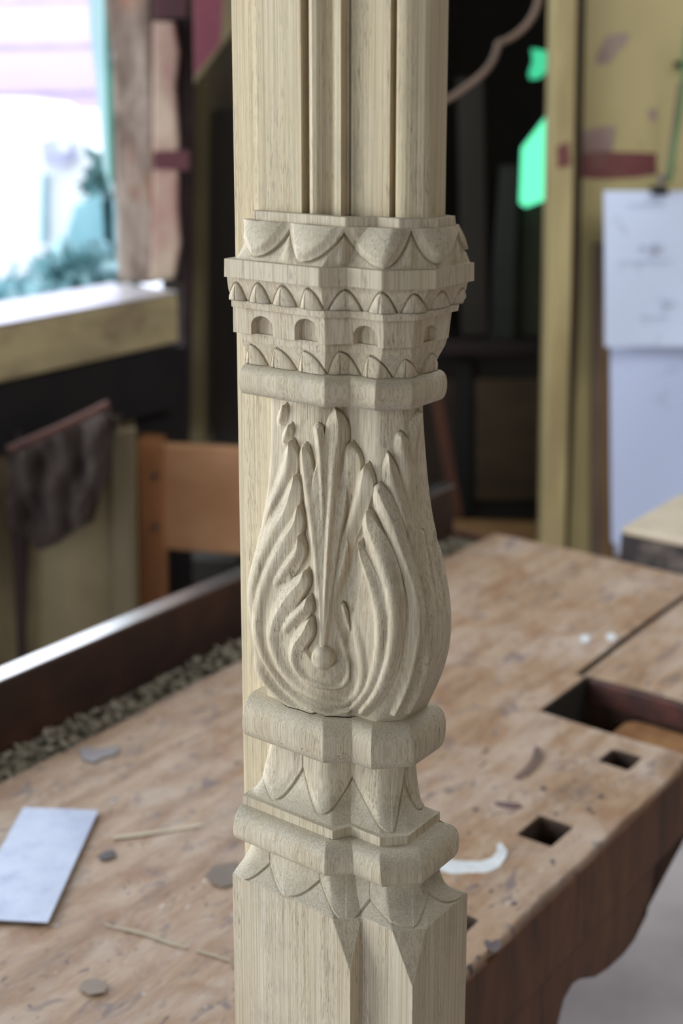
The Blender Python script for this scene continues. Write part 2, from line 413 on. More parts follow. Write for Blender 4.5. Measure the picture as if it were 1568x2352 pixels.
def rows_of(prefixes):
    return np.array([any(n.startswith(p) for p in prefixes) for n in RNAMES])[:, None] & vis
def sst(x, a, b):
    t = np.clip((x - a) / (b - a), 0, 1); return t * t * (3 - 2 * t)

def hanging(mask, tris, hh, dome, pw=1.8, groove=10, soft_l=1.0):
    """leaves hanging down: everything above the scalloped border stands proud"""
    out = np.zeros_like(H); inside_any = np.zeros_like(mask)
    for (wl, zl, wt, zt, wr, zr) in tris:
        m = mask & (Wc >= wl) & (Wc < wr)
        w = Wc[m]; z = Zc[m]
        left = w < wt
        t = np.where(left, (w - wl) / max(wt - wl, 1), (wr - w) / max(wr - wt, 1)).clip(0, 1)
        z0 = np.where(left, zl, zr); span = np.where(left, wt - wl, wr - wt)
        g = 1 - (1 - t) ** pw
        zb = z0 - (z0 - zt) * g
        slope = (z0 - zt) * pw * np.maximum(1 - t, 0.02) ** (pw - 1) / np.maximum(span, 1)
        d = (z - zb) / np.sqrt(1 + slope ** 2)
        st = sst(d, -1.5, 2.5 + 0 * d)
        dm = (1 - ((w - (wl + wr) / 2) / ((wr - wl) / 2)) ** 2).clip(0, 1)
        o = hh * st * np.where(left, soft_l, 1.0) + dome * st * dm * sst(d, 0, 60)
        o -= groove * np.exp(-((d + 4) / 5.0) ** 2)
        out[m] = o
    return out

def arched(mask, tris, dome, pw=1.9, rim=9, gap=16, gapr=20, rib=7, lean=0.0):
    out = np.zeros_like(H)
    for (wl, zl, wt, zt, wr, zr) in tris:
        m = mask & (Wc >= wl - 12) & (Wc < wr + 12)
        w = Wc[m]; z = Zc[m]; left = w < wt
        t = np.where(left, (w - wl) / (wt - wl), (wr - w) / (wr - wt))
        z0 = np.where(left, zl, zr); span = np.where(left, wt - wl, wr - wt)
        tc = t.clip(0.001, 1)
        zb = z0 + (zt - z0) * (1 - (1 - tc) ** pw)
        slope = (zt - z0) * pw * np.maximum(1 - tc, 0.03) ** (pw - 1) / span
        d = (zb - z) / np.sqrt(1 + slope ** 2)
        d = np.where(t < 0, -1, d)
        gp = np.where(left, rim, rim * 1.3)
        leaf = (sst(d, gp - 1.5, gp + 1.5) * (6 + dome * (1 - np.exp(-((d - gp).clip(0) / 26.0)))))
        leaf -= rib * np.exp(-((w - wt) / (3 + 5 * (1 - tc))) ** 2) * sst(d, gp + 6, gp + 30)
        hollow = -np.where(left, gap, gapr) * sst(d, -1, 2) * (1 - sst(d, gp - 1.5, gp + 1.5))
        out[m] = np.where(np.abs(leaf + hollow) > np.abs(out[m]), leaf + hollow, out[m])
    return out

def catmull(p, k=5):
    p = np.array(p, float); q = np.vstack([2 * p[0] - p[1], p, 2 * p[-1] - p[-2]]); o = []
    for i in range(1, len(q) - 2):
        for j in range(k):
            t = j / k
            o.append(0.5 * ((2 * q[i]) + (-q[i - 1] + q[i + 1]) * t + (2 * q[i - 1] - 5 * q[i] + 4 * q[i + 1] - q[i + 2]) * t * t
                            + (-q[i - 1] + 3 * q[i] - 3 * q[i + 1] + q[i + 2]) * t ** 3))
    o.append(q[-2]); return np.array(o)

GROOVE = np.zeros_like(H)
def stroke(mask, pts, h0, h1, s0, s1, widen=1.0, pw=0.9, edge=3.0, ball=False):
    c = catmull(pts); c[:, 2] = np.maximum(c[:, 2], 2) * widen
    mw = c[:, 2].max() + 6
    box_ = mask & (Wc > c[:, 0].min() - mw) & (Wc < c[:, 0].max() + mw) & (Zc > c[:, 1].min() - mw) & (Zc < c[:, 1].max() + mw)
    w = Wc[box_]; z = Zc[box_]; best = np.zeros(len(w)); gr = np.zeros(len(w))
    n = len(c) - 1
    for i in range(n):
        a, b = c[i], c[i + 1]; dx, dz = b[0] - a[0], b[1] - a[1]; L2 = dx * dx + dz * dz + 1e-9
        near = (np.abs(w - (a[0] + b[0]) / 2) < mw + abs(dx)) & (np.abs(z - (a[1] + b[1]) / 2) < mw + abs(dz))
        if not near.any(): continue
        ww, zz = w[near], z[near]
        t = (((ww - a[0]) * dx + (zz - a[1]) * dz) / L2).clip(0, 1)
        d = np.hypot(ww - a[0] - t * dx, zz - a[1] - t * dz); wd = a[2] + (b[2] - a[2]) * t
        tau = (i + t) / n
        hh = (h0 + (h1 - h0) * tau) * (1 - 0.9 * sst(tau, 0.72, 1.0) * (1 if s0 < 1 and not ball and pts[-1][1] > 11150 else 0)); st = s0 + (s1 - s0) * tau
        if s0 < 1 and not ball:
            gv = 15 * np.exp(-((d - wd - 3) / 4.5) ** 2) * ((ww - a[0] - t * dx) > 0) * (1 - sst(tau, 0.22, 0.4))
            gr[near] = np.maximum(gr[near], gv)
        rel = (d / wd)
        if ball: f = np.sqrt((1 - rel ** 2).clip(0, 1)); v = hh * f
        else:
            tent = (1 - rel).clip(0, 1) ** pw
            rnd_ = 0.5 + 0.5 * np.cos(np.pi * rel.clip(0, 1))
            k = sst(tau, 0.10, 0.34)
            f = tent * (1 - k) + rnd_ * k
            side = (ww - a[0] - t * dx) > 0
            st = st * (np.where(side, 1.0, 0.5) if s0 < 1 else 1.0)
            v = hh * (st * sst(wd - d, 0, edge) + (1 - st) * f)
        best[near] = np.maximum(best[near], v)
    out = np.zeros_like(H); out[box_] = best
    GROOVE[box_] = np.maximum(GROOVE[box_], gr)
    return out

H += hanging(rows_of(['cr']), CROWN, 24, 34, 1.9)
ground = rows_of(['cr'])
rg = np.zeros_like(H)
for _, p in CROWN_RIDGES: rg = np.maximum(rg, stroke(ground, p, 16, 20, 0.15, 0.15))
H = np.where(ground & (H < 8), np.maximum(H, rg * (H < 8) + np.minimum(H, 0)), H)
H += arched(rows_of(['lb']), UPPER, 22, rim=7, gap=18, gapr=24)
H += arched(rows_of(['un1', 'll']), LOWER, 20, rim=5, gap=6, gapr=22, rib=10)
H += hanging(rows_of(['fl']), FLARE, 13, 14, 2.0, groove=9, soft_l=0.7)
H += hanging(rows_of(['lf']), SKIRT, 13, 14, 1.9, groove=9, soft_l=0.7)
ar = rows_of(['ar', 'un'])
for (wl, wr, zt, zb) in NICHE:
    rad = (wr - wl) / 2; wc = (wl + wr) / 2
    dx = np.abs(Wc - wc)
    top = zt - rad + np.sqrt((rad ** 2 - dx ** 2).clip(0)) 
    ins = rows_of(['ar']) & (dx < rad) & (Zc < top)
    e = np.minimum(rad - dx, (top - Zc) * 0.7)
    H = np.where(ins, -64 * sst(e, 0, 3), H)
bd = rows_of(['bd'])
leafh = np.zeros_like(H); GROOVE[:] = 0
for kind, pts in STROKES:
    if kind == 'P': s = stroke(bd, pts, 27, 27, 1.0, 1.0, 1.0, edge=22.0)
    elif kind == 'L': s = stroke(bd, pts, 62, 42, 0.6, 0.05, 1.3)
    elif kind == 'C': s = stroke(bd, pts, 64, 40, 0.6, 0.06, 1.2)
    elif kind == 'B': s = stroke(bd, pts, 66, 66, 0.3, 0.3, ball=True)
    elif kind == 'R': s = stroke(bd, pts, 16, 26, 0.0, 0.0, 1.3)
    elif kind == 'T': s = stroke(bd, pts, 14, 4, 0.6, 0.1, 1.0)
    else: s = stroke(bd, pts, 48, 26, 0.5, 0.04, 1.25)
    leafh += s ** 7
leafh = leafh ** (1 / 7.0)
leafh -= GROOVE * (1 - sst(leafh, 3, 10))
H += leafh

P = np.empty((nr, nc, 3))
GG = G + NRM * H[..., None]
P[..., 0] = (EU[0] * GG[..., 0] + EV[0] * GG[..., 1]) * 1e-4 * K
P[..., 1] = (EU[1] * GG[..., 0] + EV[1] * GG[..., 1]) * 1e-4 * K
P[..., 2] = np.array([zreal(z) for z in ZS])[:, None]

post = empty('carved_post', POST, 0, 'pale carved oak post with acanthus leaf and stepped collars standing before the workbench', 'carved post')
def grid_part(name, i0, i1):
    n = i1 - i0 + 1
    v = P[i0:i1 + 1].reshape(-1, 3)
    a = (np.arange(n - 1)[:, None] * nc + np.arange(nc - 1)[None, :]).ravel()
    quads = np.stack([a, a + nc, a + nc + 1, a + 1], 1)
    back = np.stack([np.arange(n - 1) * nc, np.arange(n - 1) * nc + nc - 1, np.arange(1, n) * nc + nc - 1, np.arange(1, n) * nc], 1)
    quads = np.vstack([quads, back])
    me = bpy.data.meshes.new(name)
    me.vertices.add(len(v)); me.vertices.foreach_set('co', v.ravel())
    me.loops.add(quads.size); me.loops.foreach_set('vertex_index', quads.ravel().astype(np.int32))
    me.polygons.add(len(quads)); me.polygons.foreach_set('loop_start', np.arange(0, quads.size, 4, dtype=np.int32))
    me.polygons.foreach_set('loop_total', np.full(len(quads), 4, dtype=np.int32))
    me.update(calc_edges=True); me.validate()
    sm = np.ones(len(me.polygons), bool)
    me.polygons.foreach_set('use_smooth', sm)
    me.materials.append(OAK)
    o = bpy.data.objects.new(name, me); COL.objects.link(o); o.parent = post
    return o
def first(nm): return RNAMES.index(nm)
cuts = [('top_fillet', 'cap0', 'cr0'), ('leaf_crown', 'cr0', 'fi0'), ('abacus', 'fi0', 'lb0'), ('leaf_band', 'lb0', 'f20'),
        ('arcade_band', 'f20', 'un0'), ('lower_leaf_band', 'un0', 't10'), ('upper_ring', 't10', 'bd0'), ('acanthus_body', 'bd0', 't20'),
        ('middle_ring', 't20', 'fl0'), ('petal_neck', 'fl0', 'ff0'), ('base_fillet', 'ff0', 't30'), ('base_ring', 't30', 'lf0'),
        ('petal_skirt', 'lf0', 'bk1'), ('plinth_block', 'bk1', None)]
for nm, a, b in cuts:
    grid_part(nm, first(a), first(b) if b else nr - 1)

# lower block down to the floor, shaft above the collars, square back member
def section(name, uv, z0, z1, mat, step=None, smooth_angle=None):
    k = len(uv); zz = [z0, z1]
    v = []
    for z in zz:
        for (u, w) in uv: v.append(((EU[0] * u + EV[0] * w) * K, (EU[1] * u + EV[1] * w) * K, z))
    f = [tuple(range(k))[::-1], tuple(range(k, 2 * k))] + [(i, (i + 1) % k, k + (i + 1) % k, k + i) for i in range(k)]
    return mesh_obj(name, v, f, mat, post)
blk = [(-.0689, -.0428), (.0328, -.0428), (.0328, -.0309), (.0738, -.0309), (.0738, .036), (-.0689, .036)]
section('post_foot', blk, 0.0, zreal(0.8), OAK2)
def arc(c, r, a0, a1, n=10, sx=1.0):
    return [(c[0] + sx * r * math.cos(math.radians(a0 + (a1 - a0) * i / n)), c[1] + r * math.sin(math.radians(a0 + (a1 - a0) * i / n))) for i in range(n + 1)]
sh = [(-.0511, .0125), (-.0511, -.0257), (-.01735, -.0257), (-.0173, -.0170), (-.0155, -.0170)]
sh += [(-.0150, -.0190), (-.0138, -.0222), (-.0118, -.0245), (-.0092, -.0252), (-.0066, -.0244), (-.0040, -.0222), (-.0016, -.0198), (.0006, -.0186), (.0026, -.0190), (.0046, -.0204), (.0050, -.0206), (.0086, -.0206)]
sh += [(.0086, -.0150), (.0100, -.0150), (.0100, -.0062), (.0108, -.0062), (.0112, -.0138)]
sh += [(.0392, -.0138), (.0392, -.0062), (.0412, -.0062)]
sh += [(.0416, -.0098), (.0428, -.0124), (.0450, -.0138), (.0474, -.0138), (.0500, -.0133), (.0525, -.0120), (.0560, -.0094), (.0590, -.0078), (.0606, -.0060), (.0617, -.0040)]
sh += [(.0617, .0125)]
section('moulded_shaft', sh, zreal(1.4205), 2.45, OAK2)
section('back_member', [(-.0903, -.004), (-.0300, -.004), (-.0300, .0365), (-.0903, .0365)], 0.0, 2.45, OAK2)

# ------------------------------------------------------------------ workbench
def bench_mat():
    m, nt, b = newmat('worn bench top')
    b.inputs['Roughness'].default_value = 0.42; b.inputs['Specular IOR Level'].default_value = 0.45
    g = coords(nt, (5, 34, 34)); col = ramp(nt, noise(nt, g, 1, 6, 0.65, 0.6), [(0.30, s2l((132, 102, 80))), (0.5, s2l((168, 138, 112))), (0.72, s2l((188, 164, 142)))])
    fine = noise(nt, coords(nt, (40, 420, 60)), 1, 4, 0.7)
    col = mixc(nt, ramp(nt, fine, [(0.5, W0), (0.75, (0.6, 0.6, 0.6, 1))]), col, s2l((206, 182, 158)))
    p1 = noise(nt, coords(nt, (9, 14, 9)), 1, 5, 0.65, 0.3)            # pale dusty wear
    col = mixc(nt, ramp(nt, p1, [(0.46, W0), (0.68, (0.7, 0.7, 0.7, 1))]), col, s2l((196, 180, 168)))
    p3 = noise(nt, coords(nt, (11, 17, 7), (0, 0, 1)), 1, 4, 0.6, 0.8)      # reddish bare spots
    col = mixc(nt, ramp(nt, p3, [(0.54, W0), (0.68, (0.65, 0.65, 0.65, 1))]), col, s2l((150, 110, 80)))
    p2 = noise(nt, coords(nt, (24, 42, 11)), 1, 3, 0.6, 1.0)          # ink-blue and grey stains
    col = mixc(nt, ramp(nt, p2, [(0.58, W0), (0.68, (0.75, 0.75, 0.75, 1))]), col, s2l((116, 104, 106)))
    p4 = noise(nt, coords(nt, (70, 150, 20)), 1, 2, 0.5, 0.5)         # flecks
    col = mixc(nt, ramp(nt, p4, [(0.66, W0), (0.74, W1)]), col, s2l((84, 74, 74)))
    col = mixc(nt, ramp(nt, p4, [(0.24, (0.8, 0.8, 0.8, 1)), (0.30, W0)]), col, s2l((216, 210, 202)))
    nt.links.new(col, b.inputs['Base Color'])
    nt.links.new(ramp(nt, p1, [(0.3, (0.36,) * 3 + (1,)), (0.7, (0.6,) * 3 + (1,))]), b.inputs['Roughness'])
    bump(nt, b, fine, 0.35, 0.002)
    return m
BTOP = bench_mat()
def apron_mat():
    m, nt, b = newmat('dark bench front')
    b.inputs['Roughness'].default_value = 0.6
    c = ramp(nt, noise(nt, coords(nt, (14, 14, 5)), 1, 6, 0.65, 0.5), [(0.3, s2l((66, 44, 32))), (0.55, s2l((108, 72, 50))), (0.75, s2l((132, 94, 66)))])
    run = noise(nt, coords(nt, (70, 70, 4)), 1, 3, 0.6)
    c = mixc(nt, ramp(nt, run, [(0.56, W0), (0.68, (0.8, 0.8, 0.8, 1))]), c, s2l((46, 36, 34)))
    nt.links.new(c, b.inputs['Base Color']); bump(nt, b, run, 0.3, 0.003)
    return m
APR = apron_mat()
RUST = plain('rusty iron', (62, 44, 38), 0.65, 0.3, (98, 62, 46), (9, 9, 9), 0.42, 0.75, 0.3)
IRONTOP = plain('polished iron', (214, 208, 206), 0.22, 0.95, (196, 190, 190), (12, 12, 12))
bench = empty('workbench', UVZ(0, 0, 0), math.atan2(EV[1], EV[0]), 'long worn wooden workbench with square holes, tool tray and iron edge rail', 'workbench')
def bl(u, v, z): return (v, -u, z)         # bench-local axes: x along the bench, y across it
def bbox(name, u0, u1, v0, v1, z0, z1, mat, bev=0.0):
    return box(name, (v0, -u1, z0), (v1, -u0, z1), mat, bench, bev)

def holed_plate(name, us, vs, holes, z0, z1, mat, edge_round=True):
    us, vs = sorted(us), sorted(vs)
    solid = lambda i, j: 0 <= i < len(us) - 1 and 0 <= j < len(vs) - 1 and not any(
        h[0] <= (us[i] + us[i + 1]) / 2 <= h[1] and h[2] <= (vs[j] + vs[j + 1]) / 2 <= h[3] for h in holes)
    bm = bmesh.new(); vd = {}
    def V(i, j, k):
        if (i, j, k) not in vd:
            u, v = us[i], vs[j]; z = (z0, z1)[k]
            if k == 1: z += 0.0012 * math.sin(v * 9 + u * 5) + 0.0008 * math.sin(v * 23 - u * 31)
            if u == us[-1]: u += 0.0015 * math.sin(v * 37) + 0.001 * math.sin(v * 91) - .0015
            vd[(i, j, k)] = bm.verts.new(bl(u, v, z))
        return vd[(i, j, k)]
    for i in range(len(us) - 1):
        for j in range(len(vs) - 1):
            if not solid(i, j): continue
            bm.faces.new([V(i, j, 1), V(i + 1, j, 1), V(i + 1, j + 1, 1), V(i, j + 1, 1)])
            bm.faces.new([V(i, j, 0), V(i, j + 1, 0), V(i + 1, j + 1, 0), V(i + 1, j, 0)])
            for (di, dj, a, b_) in ((-1, 0, (i, j), (i, j + 1)), (1, 0, (i + 1, j + 1), (i + 1, j)), (0, -1, (i + 1, j), (i, j)), (0, 1, (i, j + 1), (i + 1, j + 1))):
                if not solid(i + di, j + dj):
                    fc = bm.faces.new([V(*a, 1), V(*b_, 1), V(*b_, 0), V(*a, 0)])
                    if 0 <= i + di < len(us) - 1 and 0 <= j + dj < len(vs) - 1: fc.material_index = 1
    bmesh.ops.recalc_face_normals(bm, faces=bm.faces)
    me = bpy.data.meshes.new(name); bm.to_mesh(me); bm.free(); me.materials.append(mat); me.materials.append(plain('painted hole shade', (78, 58, 44), 0.8, 0, (48, 38, 32), (40, 40, 9)))  # shade inside the holes is painted into their side colour
    o = bpy.data.objects.new(name, me); COL.objects.link(o); o.parent = bench
    return o
HOLES = [(-.071, -.037, .368, .411), (-.075, -.043, .546, .579), (-.066, -.030, .190, .225), (-.182, .05, .614, .729), (-.196, -.190, .729, 2)]
us = [-.545, -.4, -.3, -.196, -.190, -.182, -.12, 0, -.071, -.037, -.075, -.043, -.066, -.030, -.012]
vs = [.368, .411, .546, .579, .190, .225, .614, .729, 1.125] + [-.75 + .05 * i for i in range(38)]
vs = [v for v in vs if v <= 1.125]
top = holed_plate('bench_top', us, vs, HOLES, .715, .80, BTOP)
bevel(top, 0.007, 3)
# front board, cut away below in a curve beside the jaw
ap = [(1.11, .79), (1.11, .70), (.70, .715), (.598, .721), (.556, .719), (.534, .717), (.531, .701), (.523, .681), (.519, .662), (.49, .648), (.464, .646), (.43, .650), (.401, .657), (.368, .674), (.353, .677), (.337, .671), (.327, .652), (.32, .55), (.30, .50), (-.70, .50), (-.70, .797)]
ap = [p for p in ap if True]
front = [(-.70, .716), (-.70, .50), (.30, .50), (.32, .55)] + [(v, z) for v, z in reversed(ap[3:17])] + [(.61, .716)]
prism('front_board', [bl(-0.001, v, z - .001) for v, z in front], (0, .075, 0), APR, bench, .006)
skirt = [(-.752, .7935), (-.752, .715), (.612, .715), (.612, .7935)]
prism('edge_lipping', [bl(0.002, v, z) for v, z in skirt], (0, .0095, 0), APR, bench, .004)
# tail vice at the far right corner
VRED = plain('red-brown vice wood', (104, 58, 48), 0.55, 0, (64, 42, 40), (20, 20, 20))
VTAN = plain('rubbed tan wood', (158, 116, 76), 0.5, 0, (120, 82, 52), (18, 18, 18))
jaw = empty('tail_vice'); bpy.data.objects.remove(jaw)
bbox('vice_jaw_face', -.176, .004, .7235, .7295, .768, .798, VRED, .002)
bbox('vice_bar', -.130, .0, .612, .735, .715, .766, VTAN, .018)
bbox('pocket_shade', -.1835, -.1815, .616, .728, .70, .796, plain('painted pocket shade', (40, 34, 28), 0.9))  # dark sheet painting the shade inside the vice pocket
bbox('light_stop', -.54, -.20, -.75, 1.1, .70, .714, APR)  # added under the top to stop light coming up from the floor
bbox('vice_floor', -.19, -.08, .60, .74, .665, .69, APR)
# tool tray and rail
TRAY = plain('dusty tray floor', (128, 120, 104), 0.85, 0, (96, 90, 76), (30, 60, 30), 0.4, 0.62, 0.4)
bbox('tray_floor', -.615, -.543, -.75, 1.11, .74, .785, TRAY)
er_ = bbox('edge_rail', -.640, -.611, -.75, 1.11, .55, .868, RUST, .003)
rc_ = bbox('rail_cap', -.6395, -.6115, -.75, 1.11, .868, .8705, IRONTOP, .001)
bbox('bench_end', -.64, -.1965, 1.11, 1.125, .66, .795, APR, .004)
for u, v in ((-.58, -.6), (-.14, -.6), (-.58, .95), (-.14, .02)):
    bbox('leg', u - .045, u + .045, v - .045, v + .045, 0, .715, APR, .004)
bbox('stretcher', -.16, -.12, -.6, .02, .2, .3, APR, .004)
bbox('stretcher', -.60, -.56, -.6, .95, .2, .3, APR, .004)
# stains, scratches and nail holes that belong to the top
def blob(name, pts, mat, th=.0006, z=.8008):
    o = prism(name, [bl(u, v, z) for u, v in pts], (0, 0, th), mat, bench); return o
WHITE = plain('white paint smear', (226, 230, 232), 0.7, 0, (206, 208, 210), (40, 40, 40))
DSTAIN = plain('dark stain', (84, 78, 82), 0.6, 0, (108, 98, 98), (40, 40, 40))
def pxblob(name, pts, mat):
    out = []
    for px, py in pts:
        r = ray(px, py); t = (.8008 - CZ) / r[2]; X, Y = r[0] * t - OX, r[1] * t - OY
        out.append((X * EU[0] + Y * EU[1], X * EV[0] + Y * EV[1]))
    return blob(name, out, mat)
pxblob('paint_smear', [(1004, 1985), (1020, 1972), (1050, 1978), (1100, 1980), (1128, 1972), (1142, 1956), (1140, 1942), (1150, 1936), (1166, 1956), (1160, 1972), (1146, 1992), (1120, 2004), (1080, 2010), (1040, 2010), (1010, 2000)], WHITE)
pxblob('ink_stain', [(1110, 2164), (1118, 2158), (1126, 2166), (1140, 2158), (1152, 2166), (1148, 2180), (1136, 2188), (1122, 2182), (1116, 2174)], DSTAIN)
pxblob('ink_stain', [(180, 1722), (195, 1716), (225, 1722), (268, 1714), (276, 1722), (262, 1734), (238, 1740), (215, 1752), (190, 1746)], plain('grey-blue stain', (160, 152, 154), 0.5))
pxblob('ink_stain', [(1228, 1714), (1240, 1718), (1246, 1738), (1236, 1756), (1215, 1778), (1190, 1790), (1178, 1786), (1205, 1764), (1222, 1742)], plain('brown-grey stain', (122, 100, 92), 0.5))
pxblob('ink_stain', [(1134, 1842), (1190, 1846), (1198, 1852), (1180, 1857), (1140, 1850)], plain('violet stain', (120, 96, 98), 0.5))
pxblob('ink_stain', [(225, 1965), (240, 1956), (262, 1953), (266, 1966), (250, 1974), (230, 1976)], DSTAIN)
pxblob('ink_stain', [(472, 2010), (490, 1990), (520, 1984), (545, 1980), (545, 2030), (510, 2040), (486, 2030)], plain('slate stain', (146, 130, 118), 0.6))
pxblob('ink_stain', [(180, 2268), (195, 2252), (225, 2248), (246, 2262), (240, 2280), (205, 2286)], plain('pale slate stain', (158, 142, 128), 0.6))
for cx_, cy_ in ((1343, 1468), (1403, 1464)):
    pxblob('glue_spot', [(cx_ + 12 * math.cos(a / 4 * math.pi), cy_ + 10 * math.sin(a / 4 * math.pi)) for a in range(8)], WHITE)
for cx_, cy_, r_ in ((1247, 1810, 6), (1380, 1828, 6), (1352, 1857, 6), (1268, 1978, 6), (1180, 2076, 7), (1092, 1860, 5), (1098, 2198, 5)):
    pxblob('nail_hole', [(cx_ + r_ * math.cos(a / 4 * math.pi), cy_ + .6 * r_ * math.sin(a / 4 * math.pi)) for a in range(8)], DSTAIN)
SCR = plain('pale scratch', (214, 196, 170), 0.6)
pxblob('scratch', [(240, 2122), (300, 2134), (345, 2146), (400, 2166), (430, 2176), (428, 2180), (390, 2170), (340, 2151), (295, 2139), (240, 2125)], SCR)
pxblob('scratch', [(450, 2182), (490, 2192), (530, 2206), (530, 2210), (488, 2197), (450, 2186)], SCR)
pxblob('scratch', [(256, 1922), (330, 1912), (400, 1902), (462, 1892), (464, 1898), (400, 1909), (330, 1920), (262, 1928)], SCR)

# loose shavings lying in the tray
verts, faces = [], []
rnd = random.Random(3)
for i in range(2600):
    u = rnd.uniform(-.602, -.552); v = rnd.uniform(-.3, 1.08); z = .786 + rnd.random() ** 2 * .008
    a = rnd.uniform(0, 6.28); l = rnd.uniform(.002, .008); w = rnd.uniform(.001, .0035); t = rnd.uniform(-.004, .004); k = len(verts)
    for s, q in ((-1, -1), (1, -1), (1, 1), (-1, 1)):
        verts.append(bl(u + s * l * math.cos(a) - q * w * math.sin(a), v + s * l * math.sin(a) + q * w * math.cos(a), z + s * t + (.002 if q > 0 else 0)))
    faces.append((k, k + 1, k + 2, k + 3))
SHAV = plain('grey-green shavings', (168, 160, 142), 0.8, 0, (122, 114, 94), (90, 90, 90))
me = bpy.data.meshes.new('wood_shavings'); me.from_pydata(verts, [], faces); me.materials.append(SHAV)
o = bpy.data.objects.new('wood_shavings', me); COL.objects.link(o)
o.matrix_world = Matrix.Translation(UVZ(0, 0, 0)) @ Matrix.Rotation(math.atan2(EV[1], EV[0]), 4, 'Z')
tag(o, 'grey dusty shavings and chips filling the tool tray of the workbench', 'shavings', kind='stuff')

# steel scraper plate
def steel_mat():
    m, nt, b = newmat('brushed steel plate')
    b.inputs['Metallic'].default_value = 1.0
    n1 = noise(nt, coords(nt, (26, 26, 26)), 1, 4, 0.6)
    nt.links.new(ramp(nt, n1, [(0.3, s2l((112, 114, 130))), (0.62, s2l((166, 168, 180)))]), b.inputs['Base Color'])
    nt.links.new(ramp(nt, n1, [(0.3, (0.25,) * 3 + (1,)), (0.7, (0.45,) * 3 + (1,))]), b.inputs['Roughness'])
    bump(nt, b, noise(nt, coords(nt, (9, 9, 9)), 1, 2), 0.5, 0.004)
    return m
sc = [(-.482, .115), (-.418, .155), (-.317, .001), (-.381, -.039)]
sp = prism('steel_plate', [UVZ(u, v, .8022) for u, v in sc], (0, 0, .0012), steel_mat(), None, .0003)
tag(sp, 'thin grey steel scraper plate lying flat on the workbench left of the post', 'scraper')
# end jaw with a pale top and blotched dark face
ej_ = bbox('end_jaw', -.335, .004, 1.135, 1.33, .70, .84, plain('blotched dark wood', (58, 52, 54), 0.8, 0, (118, 106, 100), (14, 14, 22), 0.45, 0.6), .004)
et_ = bbox('end_jaw_top', -.33, .004, 1.128, 1.34, .84, .852, plain('pale block top', (206, 192, 170), 0.6, 0, (186, 168, 144), (12, 12, 12)), .004)

rc_.parent = er_; et_.parent = ej_

# ------------------------------------------------------------------ the workshop shell
FLOORM = plain('dusty concrete floor', (206, 196, 196), 0.8, 0, (188, 178, 178), (5, 5, 5))
fl = box('floor', (-4.5, -3.5, -.05), (4.5, 6.2, 0), FLOORM); tag(fl, kind='structure')
CEIL = plain('dark ceiling boards', (92, 84, 72), 0.8, 0, (70, 62, 52), (3, 12, 3))
ce = prism('ceiling', [UVZ(-1.75, -4.2, 2.62), Vector((3.1, -2.66, 2.62)), Vector((3.1, 4.76, 2.62)), Vector((-.45, 4.76, 2.62)), UVZ(-1.75, 1.9, 2.62)], (0, 0, .08), CEIL); tag(ce, kind='structure')
YEL = None
def yellow_mat():
    m, nt, b = newmat('old yellow paint')
    b.inputs['Roughness'].default_value = 0.6
    c = ramp(nt, noise(nt, coords(nt, (4, 4, 3)), 1, 5, 0.6), [(0.3, s2l((192, 176, 126))), (0.7, s2l((178, 162, 114)))])
    f = noise(nt, coords(nt, (7, 7, 7)), 1, 3, 0.5, 0.4)
    c = mixc(nt, ramp(nt, f, [(0.66, W0), (0.69, (0.8, 0.8, 0.8, 1))]), c, s2l((146, 112, 96)))
    nt.links.new(c, b.inputs['Base Color']); return m
YEL = yellow_mat()
DARK = plain('dark stained boards', (44, 36, 28), 0.85, 0, (30, 25, 20), (3, 3, 1))
OLIVE = plain('olive-brown boards', (74, 64, 44), 0.85, 0, (52, 44, 30), (16, 16, 1.5))
OLIVE2 = plain('yellowish olive post paint', (104, 92, 62), 0.8, 0, (84, 74, 50), (12, 12, 2))
CREAM = plain('stained cream boards', (132, 120, 90), 0.8, 0, (96, 82, 60), (9, 9, 3), 0.42, 0.66)

YB = 3.3
wb = prism('wall_back', [at(1318, -900, YB), at(2700, -900, YB), Vector((at(2700, 0, YB).x, YB, 0)), Vector((at(1304, 900, YB).x, YB, 0))], (0, .06, 0), YEL); tag(wb, kind='structure')
maroon = plain('flaked maroon paint', (112, 58, 58), 0.7, 0, (122, 82, 74), (16, 16, 16))
greyp = plain('bare grey-pink patch', (160, 140, 128), 0.75, 0, (142, 112, 108), (16, 16, 16))
def patch(name, pts, mat, Y=YB):
    return board(name, pts, Y - .002, .0018, mat, wb)
patch('maroon_stripe', [(1330, 352), (1400, 348), (1460, 350), (1508, 352), (1506, 372), (1510, 400), (1460, 408), (1400, 412), (1326, 408)], maroon)
patch('bare_patch', [(1340, 300), (1400, 288), (1414, 292), (1412, 320), (1404, 350), (1338, 352)], greyp)
patch('bare_patch', [(1368, 132), (1390, 84), (1425, 74), (1446, 78), (1440, 100), (1420, 118), (1400, 146), (1372, 150)], greyp)
patch('bare_patch', [(1486, 252), (1506, 248), (1508, 272), (1494, 284)], greyp)

